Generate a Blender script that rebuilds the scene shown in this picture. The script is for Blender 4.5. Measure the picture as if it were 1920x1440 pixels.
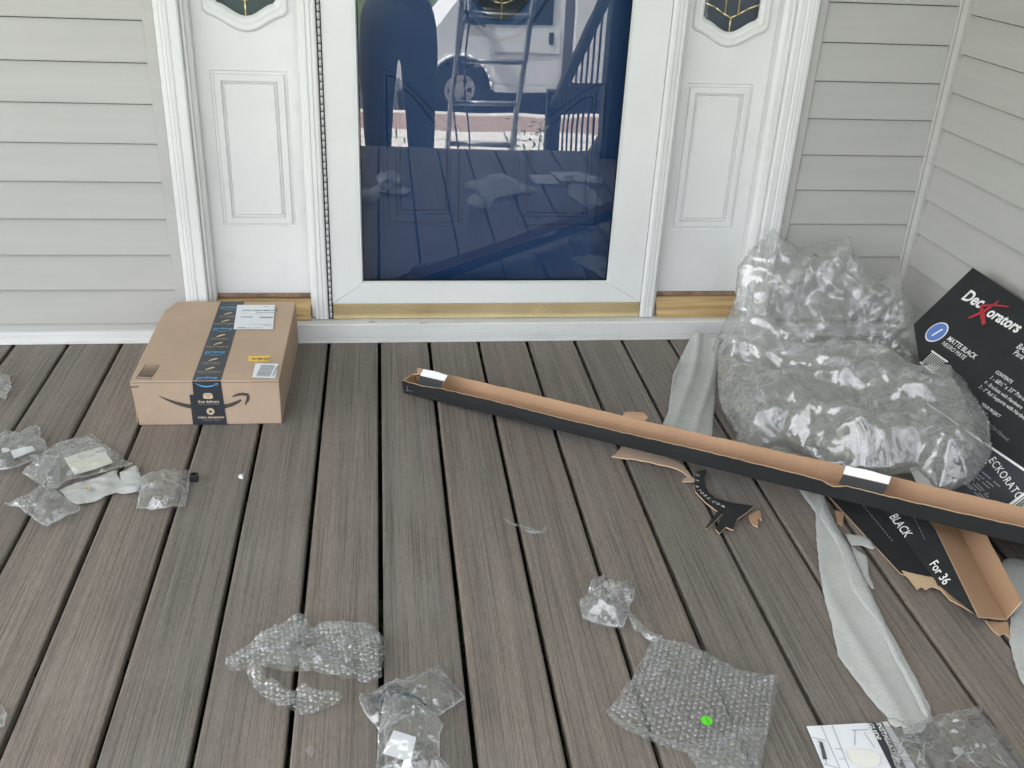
import bpy, bmesh, math, random
import numpy as np
from mathutils import Matrix, Vector
from mathutils.geometry import delaunay_2d_cdt

R = math.radians
rng = random.Random(7)
scene = bpy.context.scene
col = scene.collection
for o in list(bpy.data.objects):
    bpy.data.objects.remove(o)

# ------------------------------------------------------------------ camera
cam_data = bpy.data.cameras.new('camera')
cam = bpy.data.objects.new('camera', cam_data)
col.objects.link(cam)
cam_data.sensor_fit = 'HORIZONTAL'
cam_data.sensor_width = 36.0
cam_data.lens = 34.742
cam_data.clip_start = 0.05
cam_data.clip_end = 2000
CAM = Vector((0.003, -2.6728, 1.2253))
cam.matrix_world = Matrix.Translation(CAM) @ Matrix((
    (0.9917503, 0.0161025, -0.1271694), (-0.120302, 0.4594539, -0.8800168), (0.044258, 0.8880557, 0.4576007))).to_4x4()
scene.camera = cam

# ------------------------------------------------------------------ world, sun, exposure
SUN_EL, SUN_AZ = R(58), R(283)        # azimuth clockwise from +y: the sun stands over the left end of the street
world = bpy.data.worlds.new('World')
scene.world = world
world.use_nodes = True
wn = world.node_tree
sky = wn.nodes.new('ShaderNodeTexSky')
sky.sky_type = 'NISHITA'
sky.sun_disc = False
sky.sun_elevation = SUN_EL
sky.sun_rotation = SUN_AZ
sky.air_density = 1.0
sky.dust_density = 3.0
sky.ozone_density = 1.0
wn.nodes['Background'].inputs['Strength'].default_value = 0.15
hs = wn.nodes.new('ShaderNodeHueSaturation')      # bright hazy sky, only a little blue
hs.inputs['Saturation'].default_value = 0.28
wn.links.new(sky.outputs[0], hs.inputs['Color'])
wn.links.new(hs.outputs[0], wn.nodes['Background'].inputs['Color'])
sun_data = bpy.data.lights.new('sun', 'SUN')
sun_data.energy = 4.5
sun_data.angle = R(0.53)
sun_data.color = (1.0, 0.95, 0.88)
sun = bpy.data.objects.new('sun', sun_data)
col.objects.link(sun)
to_sun = Vector((math.sin(SUN_AZ) * math.cos(SUN_EL), math.cos(SUN_AZ) * math.cos(SUN_EL), math.sin(SUN_EL)))
sun.rotation_euler = to_sun.to_track_quat('Z', 'Y').to_euler()
sun.location = (-20, -6, 30)

scene.render.engine = 'CYCLES'
scene.view_settings.view_transform = 'Standard'
scene.view_settings.look = 'None'
scene.view_settings.gamma = 1.0
scene.view_settings.use_curve_mapping = False
scene.view_settings.exposure = 2.50
cy = scene.cycles
cy.use_denoising = True
cy.use_adaptive_sampling = True
cy.adaptive_threshold = 0.02
cy.max_bounces = 8
cy.diffuse_bounces = 4
cy.glossy_bounces = 3
cy.transparent_max_bounces = 24
cy.caustics_reflective = False
cy.caustics_refractive = False
cy.sample_clamp_indirect = 6.0

# ------------------------------------------------------------------ materials
MATS = {}
class NT:
    """small helper round a material's node tree"""
    def __init__(self, name):
        self.m = bpy.data.materials.new(name)
        self.m.use_nodes = True
        self.t = self.m.node_tree
        self.b = self.t.nodes['Principled BSDF']
        self.out = self.t.nodes['Material Output']
        MATS[name] = self.m
    def n(self, kind, **kw):
        nd = self.t.nodes.new('ShaderNode' + kind)
        for k, v in kw.items():
            if k[:2] == 'i_':
                key = k[2:].replace('_', ' ')
                nd.inputs[int(key) if key.isdigit() else key].default_value = v
            else:
                setattr(nd, k, v)
        return nd
    def l(self, a, b):
        self.t.links.new(a, b)
    def coords(self, scale=(1, 1, 1), which='Object', rnd=False):
        tc = self.n('TexCoord')
        src = tc.outputs[which]
        if rnd:
            oi = self.n('ObjectInfo')
            mu = self.n('VectorMath', operation='SCALE')
            cx = self.n('CombineXYZ', i_0=1.0, i_1=0.73, i_2=0.31)
            self.l(cx.outputs[0], mu.inputs[0])
            sc = self.n('Math', operation='MULTIPLY', i_1=50.0)
            self.l(oi.outputs['Random'], sc.inputs[0])
            self.l(sc.outputs[0], mu.inputs['Scale'])
            ad = self.n('VectorMath', operation='ADD')
            self.l(src, ad.inputs[0]); self.l(mu.outputs[0], ad.inputs[1])
            src = ad.outputs[0]
        mp = self.n('Mapping')
        mp.inputs['Scale'].default_value = scale
        self.l(src, mp.inputs[0])
        return mp.outputs[0]
    def noise(self, vec, scale=5.0, detail=3.0, rough=0.55, dist=0.0):
        nd = self.n('TexNoise', i_Scale=scale, i_Detail=detail, i_Roughness=rough, i_Distortion=dist)
        self.l(vec, nd.inputs['Vector'])
        return nd.outputs['Fac']
    def ramp(self, fac, stops):
        nd = self.n('ValToRGB')
        cr = nd.color_ramp
        while len(cr.elements) < len(stops):
            cr.elements.new(0.5)
        for e, (p, c) in zip(cr.elements, stops):
            e.position = p
            e.color = (c[0], c[1], c[2], 1) if isinstance(c, (tuple, list)) else (c, c, c, 1)
        self.l(fac, nd.inputs[0])
        return nd.outputs['Color']
    def mix(self, fac, a, b, blend='MIX'):
        nd = self.n('Mix', data_type='RGBA', blend_type=blend)
        for sock, v in ((nd.inputs[0], fac), (nd.inputs[6], a), (nd.inputs[7], b)):
            if isinstance(v, (int, float)):
                sock.default_value = v
            elif isinstance(v, tuple):
                sock.default_value = (v[0], v[1], v[2], 1)
            else:
                self.l(v, sock)
        return nd.outputs[2]
    def math(self, op, a, b=None, clamp=False):
        nd = self.n('Math', operation=op, use_clamp=clamp)
        for i, v in enumerate((a, b)):
            if v is None: continue
            if isinstance(v, (int, float)): nd.inputs[i].default_value = v
            else: self.l(v, nd.inputs[i])
        return nd.outputs[0]
    def bump(self, h, strength=0.3, dist=0.002, normal=None):
        nd = self.n('Bump', i_Strength=strength, i_Distance=dist)
        self.l(h, nd.inputs['Height'])
        if normal is not None: self.l(normal, nd.inputs['Normal'])
        return nd.outputs[0]
    def set(self, color=None, rough=None, metal=None, normal=None, spec=None):
        b = self.b
        for key, v in (('Base Color', color), ('Roughness', rough), ('Metallic', metal), ('Normal', normal), ('Specular IOR Level', spec)):
            if v is None: continue
            if isinstance(v, (int, float)): b.inputs[key].default_value = v
            elif isinstance(v, tuple): b.inputs[key].default_value = (v[0], v[1], v[2], 1)
            else: self.l(v, b.inputs[key])
        return self.m

def plain(name, color, rough=0.5, metal=0.0, var=0.06, scale=8.0, bump=0.0, bscale=60.0):
    t = NT(name)
    v = t.coords(rnd=True)
    f = t.noise(v, scale, 4)
    lo = tuple(max(0, c * (1 - var)) for c in color); hi = tuple(min(1, c * (1 + var)) for c in color)
    c = t.ramp(f, [(0.3, lo), (0.7, hi)])
    nrm = t.bump(t.noise(v, bscale, 3), bump, 0.002) if bump else None
    t.set(color=c, rough=rough, metal=metal, normal=nrm)
    return t.m

def mat_deck():
    t = NT('deck_composite')
    v1 = t.coords((34, 0.30, 1), rnd=True)
    streak = t.noise(v1, 1.0, 5, 0.6, 0.1)
    base = t.ramp(streak, [(0.20, (0.166, 0.146, 0.130)), (0.42, (0.202, 0.176, 0.156)), (0.58, (0.233, 0.203, 0.179)), (0.80, (0.288, 0.252, 0.221))])
    v2 = t.coords((9, 0.35, 1), rnd=True)
    red = t.noise(v2, 1.3, 3, 0.5)
    rf = t.ramp(red, [(0.50, 0.0), (0.74, 0.42)])
    base = t.mix(rf, base, (0.225, 0.176, 0.150))
    dk = t.noise(v2, 0.9, 2, 0.5, 0.6)
    df = t.ramp(dk, [(0.62, 0.0), (0.76, 0.35)])
    base = t.mix(df, base, (0.135, 0.127, 0.122))
    # fine embossed grain
    v3 = t.coords((250, 1.7, 1), rnd=True)
    g = t.noise(v3, 1.6, 3, 0.62, 0.15)
    line = t.ramp(g, [(0.41, 1.0), (0.49, 0.0)])
    base = t.mix(t.math('MULTIPLY', line, 0.50), base, (0.060, 0.054, 0.050))
    v4 = t.coords((520, 60, 1), rnd=True)
    sp = t.noise(v4, 1.0, 2, 0.6)
    base = t.mix(t.ramp(sp, [(0.35, 0.35), (0.62, 0.0)]), base, (0.055, 0.05, 0.046))
    # dust
    v5 = t.coords((1, 1, 1), rnd=True)
    du = t.noise(v5, 3.5, 5, 0.6)
    base = t.mix(t.ramp(du, [(0.50, 0.0), (0.80, 0.20)]), base, (0.32, 0.30, 0.285))
    vo = t.n('TexVoronoi', i_Scale=85.0); t.l(v5, vo.inputs['Vector'])
    dots = t.ramp(vo.outputs['Distance'], [(0.035, 1.0), (0.06, 0.0)])
    sel = t.ramp(t.noise(v5, 24, 1), [(0.60, 0.0), (0.64, 0.65)])
    base = t.mix(t.math('MULTIPLY', dots, sel), base, (0.62, 0.60, 0.56))
    # board-to-board tint
    oi = t.n('ObjectInfo')
    tint = t.ramp(oi.outputs['Random'], [(0.0, (0.93, 0.93, 0.93)), (0.5, (1.0, 0.985, 0.965)), (1.0, (1.08, 1.04, 1.0))])
    base = t.mix(1.0, base, tint, 'MULTIPLY')
    hgt = t.math('ADD', t.math('MULTIPLY', g, 0.8), t.math('MULTIPLY', sp, 0.25))
    t.set(color=base, rough=t.ramp(g, [(0.3, 0.62), (0.7, 0.50)]), normal=t.bump(hgt, 0.55, 0.0016), spec=0.35)
    return t.m

def mat_cardboard(name, c, rough=0.85):
    t = NT(name)
    v = t.coords((1, 1, 1))
    a = t.noise(v, 6, 4); 
    lo = tuple(x * 0.92 for x in c); hi = tuple(min(1, x * 1.06) for x in c)
    base = t.ramp(a, [(0.3, lo), (0.7, hi)])
    fl = t.coords((30, 190, 30))
    fib = t.noise(fl, 1.0, 3)
    base = t.mix(t.ramp(fib, [(0.3, 0.16), (0.6, 0.0)]), base, tuple(x * 0.72 for x in c))
    sp = t.noise(v, 420, 2)
    base = t.mix(t.ramp(sp, [(0.30, 0.25), (0.45, 0.0)]), base, tuple(x * 0.6 for x in c))
    big = t.noise(v, 14, 3)
    t.set(color=base, rough=rough, normal=t.bump(t.math('ADD', fib, t.math('MULTIPLY', big, 2.0)), 0.18, 0.0015), spec=0.25)
    return t.m

def mat_siding():
    t = NT('vinyl_siding')
    v = t.coords((1.2, 1.2, 14), which='Object', rnd=True)
    a = t.noise(v, 2.0, 4)
    base = t.ramp(a, [(0.3, (0.420, 0.410, 0.390)), (0.7, (0.450, 0.440, 0.418))])
    w = t.coords((1, 1, 1), rnd=True)
    d = t.noise(w, 1.6, 5, 0.65)
    base = t.mix(t.ramp(d, [(0.5, 0.0), (0.8, 0.22)]), base, (0.36, 0.345, 0.31))
    gr = t.noise(t.coords((3, 3, 190), rnd=True), 1.0, 3)
    wob = t.noise(t.coords((2.2, 2.2, 5), rnd=True), 1.0, 1)
    t.set(color=base, rough=0.52, normal=t.bump(wob, 0.25, 0.012, t.bump(gr, 0.10, 0.001)), spec=0.35)
    return t.m

def mat_white():
    t = NT('white_paint')
    v = t.coords((1, 1, 1), rnd=True)
    a = t.noise(v, 3.0, 5, 0.6)
    base = t.ramp(a, [(0.3, (0.66, 0.665, 0.655)), (0.7, (0.72, 0.725, 0.715))])
    b = t.noise(v, 11, 6, 0.75)
    base = t.mix(t.ramp(b, [(0.58, 0.0), (0.80, 0.45)]), base, (0.54, 0.51, 0.45))
    s = t.n('TexVoronoi', i_Scale=22.0); t.l(v, s.inputs['Vector'])
    dots = t.ramp(s.outputs['Distance'], [(0.022, 1.0), (0.04, 0.0)])
    sel = t.ramp(t.noise(v, 9, 1), [(0.62, 0.0), (0.66, 0.8)])
    base = t.mix(t.math('MULTIPLY', dots, sel), base, (0.25, 0.20, 0.16))
    t.set(color=base, rough=0.38, normal=t.bump(t.noise(v, 35, 3), 0.05, 0.002), spec=0.4)
    return t.m

def mat_white_worn():
    t = NT('white_worn_paint')
    v = t.coords((1, 1, 1), rnd=True)
    a = t.noise(v, 4.0, 5, 0.6)
    base = t.ramp(a, [(0.3, (0.60, 0.61, 0.59)), (0.7, (0.70, 0.705, 0.69))])
    g = t.noise(t.coords((3, 30, 30), rnd=True), 1.0, 5, 0.7)
    base = t.mix(t.ramp(g, [(0.50, 0.0), (0.75, 0.45)]), base, (0.42, 0.41, 0.38))
    w = t.noise(t.coords((14, 40, 60), rnd=True), 1.0, 3, 0.6)
    base = t.mix(t.ramp(w, [(0.70, 0.0), (0.73, 0.9)]), base, (0.23, 0.16, 0.12))
    t.set(color=base, rough=0.5, normal=t.bump(g, 0.08, 0.002))
    return t.m

def mat_brass():
    t = NT('brass_strip')
    v = t.coords((1, 1, 1))
    st = t.noise(t.coords((2.0, 6, 400)), 1.0, 3)
    base = t.ramp(t.noise(v, 5, 4), [(0.3, (0.72, 0.57, 0.30)), (0.7, (0.86, 0.70, 0.40))])
    dr = t.n('TexVoronoi', i_Scale=34.0); t.l(v, dr.inputs['Vector'])
    dots = t.ramp(dr.outputs['Distance'], [(0.05, 1.0), (0.09, 0.0)])
    sel = t.ramp(t.noise(v, 12, 1), [(0.52, 0.0), (0.56, 0.7)])
    spot = t.math('MULTIPLY', dots, sel)
    base = t.mix(spot, base, (0.72, 0.62, 0.42))
    t.set(color=base, rough=t.ramp(t.noise(v, 7, 4), [(0.3, 0.15), (0.7, 0.28)]), metal=0.65, normal=t.bump(st, 0.05, 0.001))
    return t.m

def mat_sill_wood():
    t = NT('gilded_sill')
    v = t.coords((3, 40, 120))
    g = t.noise(v, 1.0, 4)
    base = t.ramp(g, [(0.25, (0.28, 0.17, 0.07)), (0.5, (0.52, 0.36, 0.17)), (0.75, (0.66, 0.49, 0.26))])
    t.set(color=base, rough=0.38, metal=0.25, normal=t.bump(g, 0.2, 0.001))
    return t.m

def mat_glass(name, r0=0.045, tint=(0.93, 0.95, 0.96), wave=0.0):
    """clear pane: see-through with a mirror reflection that grows towards grazing angles"""
    t = NT(name)
    t.t.nodes.remove(t.b)
    lw = t.n('LayerWeight', i_Blend=0.5)
    f5 = t.math('POWER', lw.outputs['Facing'], 5.0)
    fac = t.math('ADD', t.math('MULTIPLY', f5, 1.0 - r0), r0, clamp=True)
    tr = t.n('BsdfTransparent'); tr.inputs[0].default_value = (*tint, 1)
    gl = t.n('BsdfGlossy'); gl.inputs['Roughness'].default_value = 0.0
    if wave:
        v = t.coords((1.0, 1.0, 1.6))
        h = t.noise(v, 3.2, 1.0, 0.4)
        nb = t.bump(h, 1.0, wave)
        t.l(nb, gl.inputs['Normal'])
    mx = t.n('MixShader')
    t.l(fac, mx.inputs[0]); t.l(tr.outputs[0], mx.inputs[1]); t.l(gl.outputs[0], mx.inputs[2])
    t.l(mx.outputs[0], t.out.inputs['Surface'])
    return t.m

def mat_film(name, r0=0.12, haze=0.03, tint=(0.97, 0.975, 0.98), rough=0.06, cell=26.0, tilt=0.8, crease=0.5, hcol=(0.86, 0.88, 0.89), edge=0.35, stretch=(1, 1, 1)):
    """thin clear polythene: see-through and glossy, crumpled into small facets, whitened along its creases"""
    t = NT(name)
    t.t.nodes.remove(t.b)
    v = t.coords((1, 1, 1), rnd=True)
    nz = t.n('TexNoise', i_Scale=7.0, i_Detail=1.0); t.l(v, nz.inputs['Vector'])
    if stretch != (1, 1, 1):
        mp = t.n('Mapping'); mp.inputs['Rotation'].default_value = (0.35, 0.5, 0.7); mp.inputs['Scale'].default_value = stretch; t.l(v, mp.inputs[0]); v = mp.outputs[0]
    off = t.n('VectorMath', operation='SCALE'); off.inputs['Scale'].default_value = 0.10
    t.l(nz.outputs['Color'], off.inputs[0])
    vw = t.n('VectorMath', operation='ADD'); t.l(v, vw.inputs[0]); t.l(off.outputs[0], vw.inputs[1])
    geo = t.n('NewGeometry')
    nrm = geo.outputs['Normal']
    if tilt:
        for sc, k in ((cell, tilt), (cell * 2.9, tilt * 0.55)):
            vo = t.n('TexVoronoi', i_Scale=sc); t.l(vw.outputs[0], vo.inputs['Vector'])
            sb = t.n('VectorMath', operation='SUBTRACT'); t.l(vo.outputs['Color'], sb.inputs[0]); sb.inputs[1].default_value = (0.5, 0.5, 0.5)
            ml = t.n('VectorMath', operation='SCALE'); ml.inputs['Scale'].default_value = k; t.l(sb.outputs[0], ml.inputs[0])
            ad = t.n('VectorMath', operation='ADD'); t.l(nrm, ad.inputs[0]); t.l(ml.outputs[0], ad.inputs[1])
            nm = t.n('VectorMath', operation='NORMALIZE'); t.l(ad.outputs[0], nm.inputs[0])
            nrm = nm.outputs[0]
    lw = t.n('LayerWeight', i_Blend=0.5)
    t.l(nrm, lw.inputs['Normal'])
    lg = t.n('LayerWeight', i_Blend=0.5)
    fac = t.math('ADD', t.math('MULTIPLY', t.math('POWER', lw.outputs['Facing'], 4.0), 0.8), r0, clamp=True)
    hz_f = t.math('ADD', t.math('MULTIPLY', t.math('POWER', lg.outputs['Facing'], 3.0), edge), haze)
    if crease:
        ve = t.n('TexVoronoi', i_Scale=cell * 0.8, feature='DISTANCE_TO_EDGE'); t.l(vw.outputs[0], ve.inputs['Vector'])
        line = t.ramp(ve.outputs['Distance'], [(0.0, 1.0), (0.035, 0.0)])
        msk = t.ramp(t.noise(v, 16, 1), [(0.48, 0.0), (0.62, crease)])
        hz_f = t.math('ADD', hz_f, t.math('MULTIPLY', line, msk), clamp=True)
    tr = t.n('BsdfTransparent'); tr.inputs[0].default_value = (*tint, 1)
    df = t.n('BsdfDiffuse'); df.inputs[0].default_value = (*hcol, 1)
    tl = t.n('BsdfTranslucent'); tl.inputs[0].default_value = (*hcol, 1)
    hz = t.n('MixShader'); hz.inputs[0].default_value = 0.35
    t.l(df.outputs[0], hz.inputs[1]); t.l(tl.outputs[0], hz.inputs[2])
    m1 = t.n('MixShader')
    t.l(hz_f, m1.inputs[0])
    t.l(tr.outputs[0], m1.inputs[1]); t.l(hz.outputs[0], m1.inputs[2])
    gl = t.n('BsdfGlossy'); gl.inputs['Roughness'].default_value = rough; t.l(nrm, gl.inputs['Normal'])
    m2 = t.n('MixShader')
    t.l(fac, m2.inputs[0]); t.l(m1.outputs[0], m2.inputs[1]); t.l(gl.outputs[0], m2.inputs[2])
    t.l(m2.outputs[0], t.out.inputs['Surface'])
    return t.m

def mat_foam():
    """white foam wrap: matt, lets some light and colour through"""
    t = NT('foam_wrap')
    t.t.nodes.remove(t.b)
    v = t.coords((1, 1, 1), rnd=True)
    g = t.noise(v, 260, 3, 0.7)
    c = t.ramp(g, [(0.3, (0.62, 0.63, 0.615)), (0.7, (0.80, 0.81, 0.79))])
    nb = t.bump(g, 0.30, 0.0012)
    df = t.n('BsdfDiffuse'); tl = t.n('BsdfTranslucent'); tr = t.n('BsdfTransparent')
    t.l(c, df.inputs[0]); t.l(c, tl.inputs[0]); t.l(nb, df.inputs['Normal'])
    a = t.n('MixShader'); a.inputs[0].default_value = 0.25
    t.l(df.outputs[0], a.inputs[1]); t.l(tl.outputs[0], a.inputs[2])
    b = t.n('MixShader')
    t.l(t.ramp(t.noise(v, 5, 2), [(0.35, 0.30), (0.7, 0.40)]), b.inputs[0])
    t.l(a.outputs[0], b.inputs[1]); t.l(tr.outputs[0], b.inputs[2])
    t.l(b.outputs[0], t.out.inputs['Surface'])
    return t.m

def mat_grass():
    t = NT('lawn_grass')
    v = t.coords((1, 1, 1))
    a = t.noise(v, 2.0, 6, 0.7)
    t.set(color=t.ramp(a, [(0.3, (0.035, 0.065, 0.018)), (0.7, (0.075, 0.115, 0.035))]), rough=0.9, normal=t.bump(t.noise(v, 40, 4), 0.8, 0.03))
    return t.m

def mat_ground(name, lo, hi, scale=6.0, bump=0.3, rough=0.85):
    t = NT(name)
    v = t.coords((1, 1, 1))
    a = t.noise(v, scale, 6, 0.65)
    t.set(color=t.ramp(a, [(0.3, lo), (0.7, hi)]), rough=rough, normal=t.bump(t.noise(v, scale * 12, 4), bump, 0.006))
    return t.m

def mat_navy():
    t = NT('navy_door_paint')
    v = t.coords((1, 1, 1))
    a = t.noise(v, 4, 4)
    t.set(color=t.ramp(a, [(0.3, (0.015, 0.055, 0.145)), (0.7, (0.019, 0.063, 0.162))]), rough=0.45, normal=t.bump(t.noise(v, 60, 3), 0.05, 0.002))
    return t.m

DECK = mat_deck(); SIDING = mat_siding(); WHITE = mat_white(); WORN = mat_white_worn(); BRASS = mat_brass(); SILL = mat_sill_wood()
NAVY = mat_navy()
GLASS = mat_glass('storm_glass', 0.085, (0.93, 0.945, 0.96), 0.00042)
LEADGLASS = mat_glass('leaded_glass', 0.05, (0.58, 0.64, 0.70), 0.001)
CARD = mat_cardboard('kraft_cardboard', (0.45, 0.335, 0.245))
CARD_IN = mat_cardboard('kraft_inner', (0.41, 0.255, 0.155))
CARD_EDGE = mat_cardboard('kraft_torn_edge', (0.56, 0.40, 0.25))
INK_BLACK = plain('black_print_board', (0.020, 0.0215, 0.023), 0.55, var=0.12, bump=0.08, bscale=25)
INK_BLACK.node_tree.nodes['Principled BSDF'].inputs['Specular IOR Level'].default_value = 0.3
INK_NAVY = plain('slate_print_board', (0.036, 0.039, 0.047), 0.5, var=0.1)
TAPE = plain('printed_tape', (0.032, 0.037, 0.044), 0.30, var=0.1, bump=0.12, bscale=30)
PRINT = plain('brown_print', (0.060, 0.046, 0.038), 0.7)
PRINT_WHITE = plain('white_print', (0.80, 0.80, 0.78), 0.6, var=0.03)
PRINT_GREY = plain('grey_print', (0.30, 0.31, 0.33), 0.6)
PRINT_TAN = plain('tan_print', (0.60, 0.47, 0.33), 0.6, var=0.1)
PRINT_CYAN = plain('light_blue_print', (0.10, 0.36, 0.62), 0.5)
PRINT_BLUE = plain('blue_print', (0.10, 0.19, 0.50), 0.5)
PRINT_RED = plain('red_print', (0.42, 0.03, 0.045), 0.5)
PAPER = plain('white_paper', (0.74, 0.75, 0.78), 0.6, var=0.03)
LABEL = plain('label_paper', (0.70, 0.72, 0.75), 0.55, var=0.03)
YELLOW = plain('yellow_label', (0.80, 0.53, 0.07), 0.55, var=0.04)
GREEN = plain('green_sticker', (0.10, 0.60, 0.025), 0.5, var=0.03)
DARKINK = plain('label_ink', (0.075, 0.078, 0.085), 0.6)
FILM = mat_film('clear_film', 0.12, 0.055, cell=30, tilt=0.7, crease=0.45)
FILM_BAG = mat_film('clear_bag_film', 0.11, 0.12, tint=(0.975, 0.977, 0.975), rough=0.055, cell=12, tilt=0.34, crease=0.26, hcol=(0.88, 0.89, 0.88), stretch=(1.0, 0.24, 0.45))
FILM_MILK = mat_film('milky_film', 0.12, 0.11, cell=40, tilt=0.8, crease=0.5)
SEAM = mat_film('film_seam', 0.20, 0.30, rough=0.08, cell=60, tilt=0.6, crease=0.0)
BUBBLE = mat_film('bubble_film', 0.15, 0.06, rough=0.06, cell=150, tilt=0.3, crease=0.0, edge=0.85)
FOAM = mat_foam()
BLACKMETAL = plain('black_metal', (0.016, 0.017, 0.019), 0.45, var=0.1)
ALU = plain('ladder_aluminium', (0.30, 0.31, 0.32), 0.45, 0.6)
DARKGAP = plain('dark_gap', (0.012, 0.011, 0.011), 0.95)
DARKGAP.node_tree.nodes['Principled BSDF'].inputs['Specular IOR Level'].default_value = 0.1
JOIST_SHADE = plain('joist_shade_dark', (0.022, 0.021, 0.020), 0.9)  # joists coloured near black so the gaps between boards look shaded
CEIL = plain('porch_ceiling_paint', (0.80, 0.79, 0.76), 0.7)
ROOFM = plain('asphalt_shingle', (0.07, 0.068, 0.066), 0.95, var=0.3, scale=25)
GRASS = mat_grass()
CONCRETE = mat_ground('pale_concrete', (0.46, 0.44, 0.40), (0.60, 0.575, 0.53), 3.0)
PAVER = mat_ground('brown_paving', (0.22, 0.155, 0.125), (0.31, 0.225, 0.18), 4.0)
ASPHALT = mat_ground('asphalt', (0.035, 0.035, 0.037), (0.06, 0.06, 0.06), 5.0)
VANPAINT = plain('van_white_paint', (0.76, 0.76, 0.765), 0.25, var=0.02)
VANGLASS = plain('van_dark_glass', (0.012, 0.014, 0.017), 0.05)
RUBBER = plain('tyre_rubber', (0.018, 0.018, 0.019), 0.8)
RIM = plain('steel_rim', (0.42, 0.42, 0.43), 0.35, 0.7)
SKIN = plain('skin', (0.42, 0.26, 0.19), 0.55)
CLOTH_D = plain('dark_trouser_cloth', (0.014, 0.016, 0.022), 0.9)
CLOTH_S = plain('dark_shirt_cloth', (0.020, 0.022, 0.030), 0.9)
HAIR = plain('dark_hair', (0.02, 0.015, 0.012), 0.6)
LEAF = plain('shrub_leaf', (0.05, 0.11, 0.025), 0.6)

# ------------------------------------------------------------------ object helpers
def link(name, mesh, mats, parent=None, smooth=False):
    o = bpy.data.objects.new(name, mesh)
    col.objects.link(o)
    if mesh is not None and not mesh.materials:
        for m in (mats if isinstance(mats, (list, tuple)) else [mats]):
            mesh.materials.append(m)
    if smooth and mesh is not None:
        mesh.polygons.foreach_set('use_smooth', [True] * len(mesh.polygons))
    if parent is not None:
        o.parent = parent
        o.matrix_parent_inverse = parent.matrix_world.inverted()
    return o

def empty(name, loc, label=None, cat=None, group=None, kind=None):
    o = bpy.data.objects.new(name, None)
    o.location = loc
    o.empty_display_size = 0.1
    col.objects.link(o)
    o.matrix_world = Matrix.Translation(loc)
    tag(o, label, cat, group, kind)
    return o

def tag(o, label=None, cat=None, group=None, kind=None):
    for k, v in (('label', label), ('category', cat), ('group', group), ('kind', kind)):
        if v: o[k] = v
    return o

def pydata(name, verts, faces, mats, parent=None, smooth=False, midx=None):
    me = bpy.data.meshes.new(name)
    me.from_pydata([tuple(v) for v in verts], [], faces)
    o = link(name, me, mats, parent, smooth)
    if midx is not None:
        me.polygons.foreach_set('material_index', midx)
    me.update()
    return o

def bm_obj(name, bm, mats, parent=None, smooth=False):
    bmesh.ops.recalc_face_normals(bm, faces=bm.faces)
    me = bpy.data.meshes.new(name)
    bm.to_mesh(me); bm.free()
    return link(name, me, mats, parent, smooth)

def add_box(bm, lo, hi, mi=0):
    vs = [bm.verts.new((x, y, z)) for x in (lo[0], hi[0]) for y in (lo[1], hi[1]) for z in (lo[2], hi[2])]
    fs = []
    for q in ((0, 1, 3, 2), (4, 6, 7, 5), (0, 4, 5, 1), (2, 3, 7, 6), (0, 2, 6, 4), (1, 5, 7, 3)):
        f = bm.faces.new([vs[i] for i in q]); f.material_index = mi; fs.append(f)
    return vs

def box(name, lo, hi, mat, parent=None, bev=0.0, seg=2):
    bm = bmesh.new()
    add_box(bm, lo, hi)
    if bev:
        bmesh.ops.recalc_face_normals(bm, faces=bm.faces)
        bmesh.ops.bevel(bm, geom=list(bm.edges), offset=bev, segments=seg, affect='EDGES', profile=0.6)
    return bm_obj(name, bm, mat, parent)

def add_tube(bm, a, b, r, n=10, r2=None, mi=0):
    a, b = Vector(a), Vector(b)
    q = (b - a).to_track_quat('Z', 'Y')
    rings = []
    for p, rr in ((a, r), (b, r if r2 is None else r2)):
        rings.append([bm.verts.new(p + q @ Vector((rr * math.cos(2 * math.pi * i / n), rr * math.sin(2 * math.pi * i / n), 0))) for i in range(n)])
    for i in range(n):
        f = bm.faces.new((rings[0][i], rings[0][(i + 1) % n], rings[1][(i + 1) % n], rings[1][i])); f.material_index = mi; f.smooth = True
    for rg in (rings[0][::-1], rings[1]):
        f = bm.faces.new(rg); f.material_index = mi

def add_bar(bm, a, b, w, h, up=(0, 0, 1), mi=0):
    a, b = Vector(a), Vector(b)
    d = (b - a).normalized(); up = Vector(up)
    s = d.cross(up)
    s = s.normalized() if s.length > 1e-6 else Vector((1, 0, 0))
    u = s.cross(d).normalized()
    vs = []
    for p in (a, b):
        for sx, sy in ((-1, -1), (1, -1), (1, 1), (-1, 1)):
            vs.append(bm.verts.new(p + s * sx * w / 2 + u * sy * h / 2))
    for q in ((0, 1, 2, 3), (7, 6, 5, 4), (0, 4, 5, 1), (1, 5, 6, 2), (2, 6, 7, 3), (3, 7, 4, 0)):
        f = bm.faces.new([vs[i] for i in q]); f.material_index = mi

def prism(name, poly, axis, lo, hi, mat, parent=None, smooth=False, bev=0.0):
    """closed 2-D outline swept along one axis; axis 'x': poly is (y, z), 'y': (x, z), 'z': (x, y)"""
    def p3(p, t):
        return {'x': (t, p[0], p[1]), 'y': (p[0], t, p[1]), 'z': (p[0], p[1], t)}[axis]
    bm = bmesh.new()
    a = [bm.verts.new(p3(p, lo)) for p in poly]; b = [bm.verts.new(p3(p, hi)) for p in poly]
    n = len(poly)
    for i in range(n):
        bm.faces.new((a[i], a[(i + 1) % n], b[(i + 1) % n], b[i]))
    bm.faces.new(a[::-1]); bm.faces.new(b)
    if bev:
        bmesh.ops.recalc_face_normals(bm, faces=bm.faces)
        bmesh.ops.bevel(bm, geom=list(bm.edges), offset=bev, segments=2, affect='EDGES')
    return bm_obj(name, bm, mat, parent, smooth)

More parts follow.
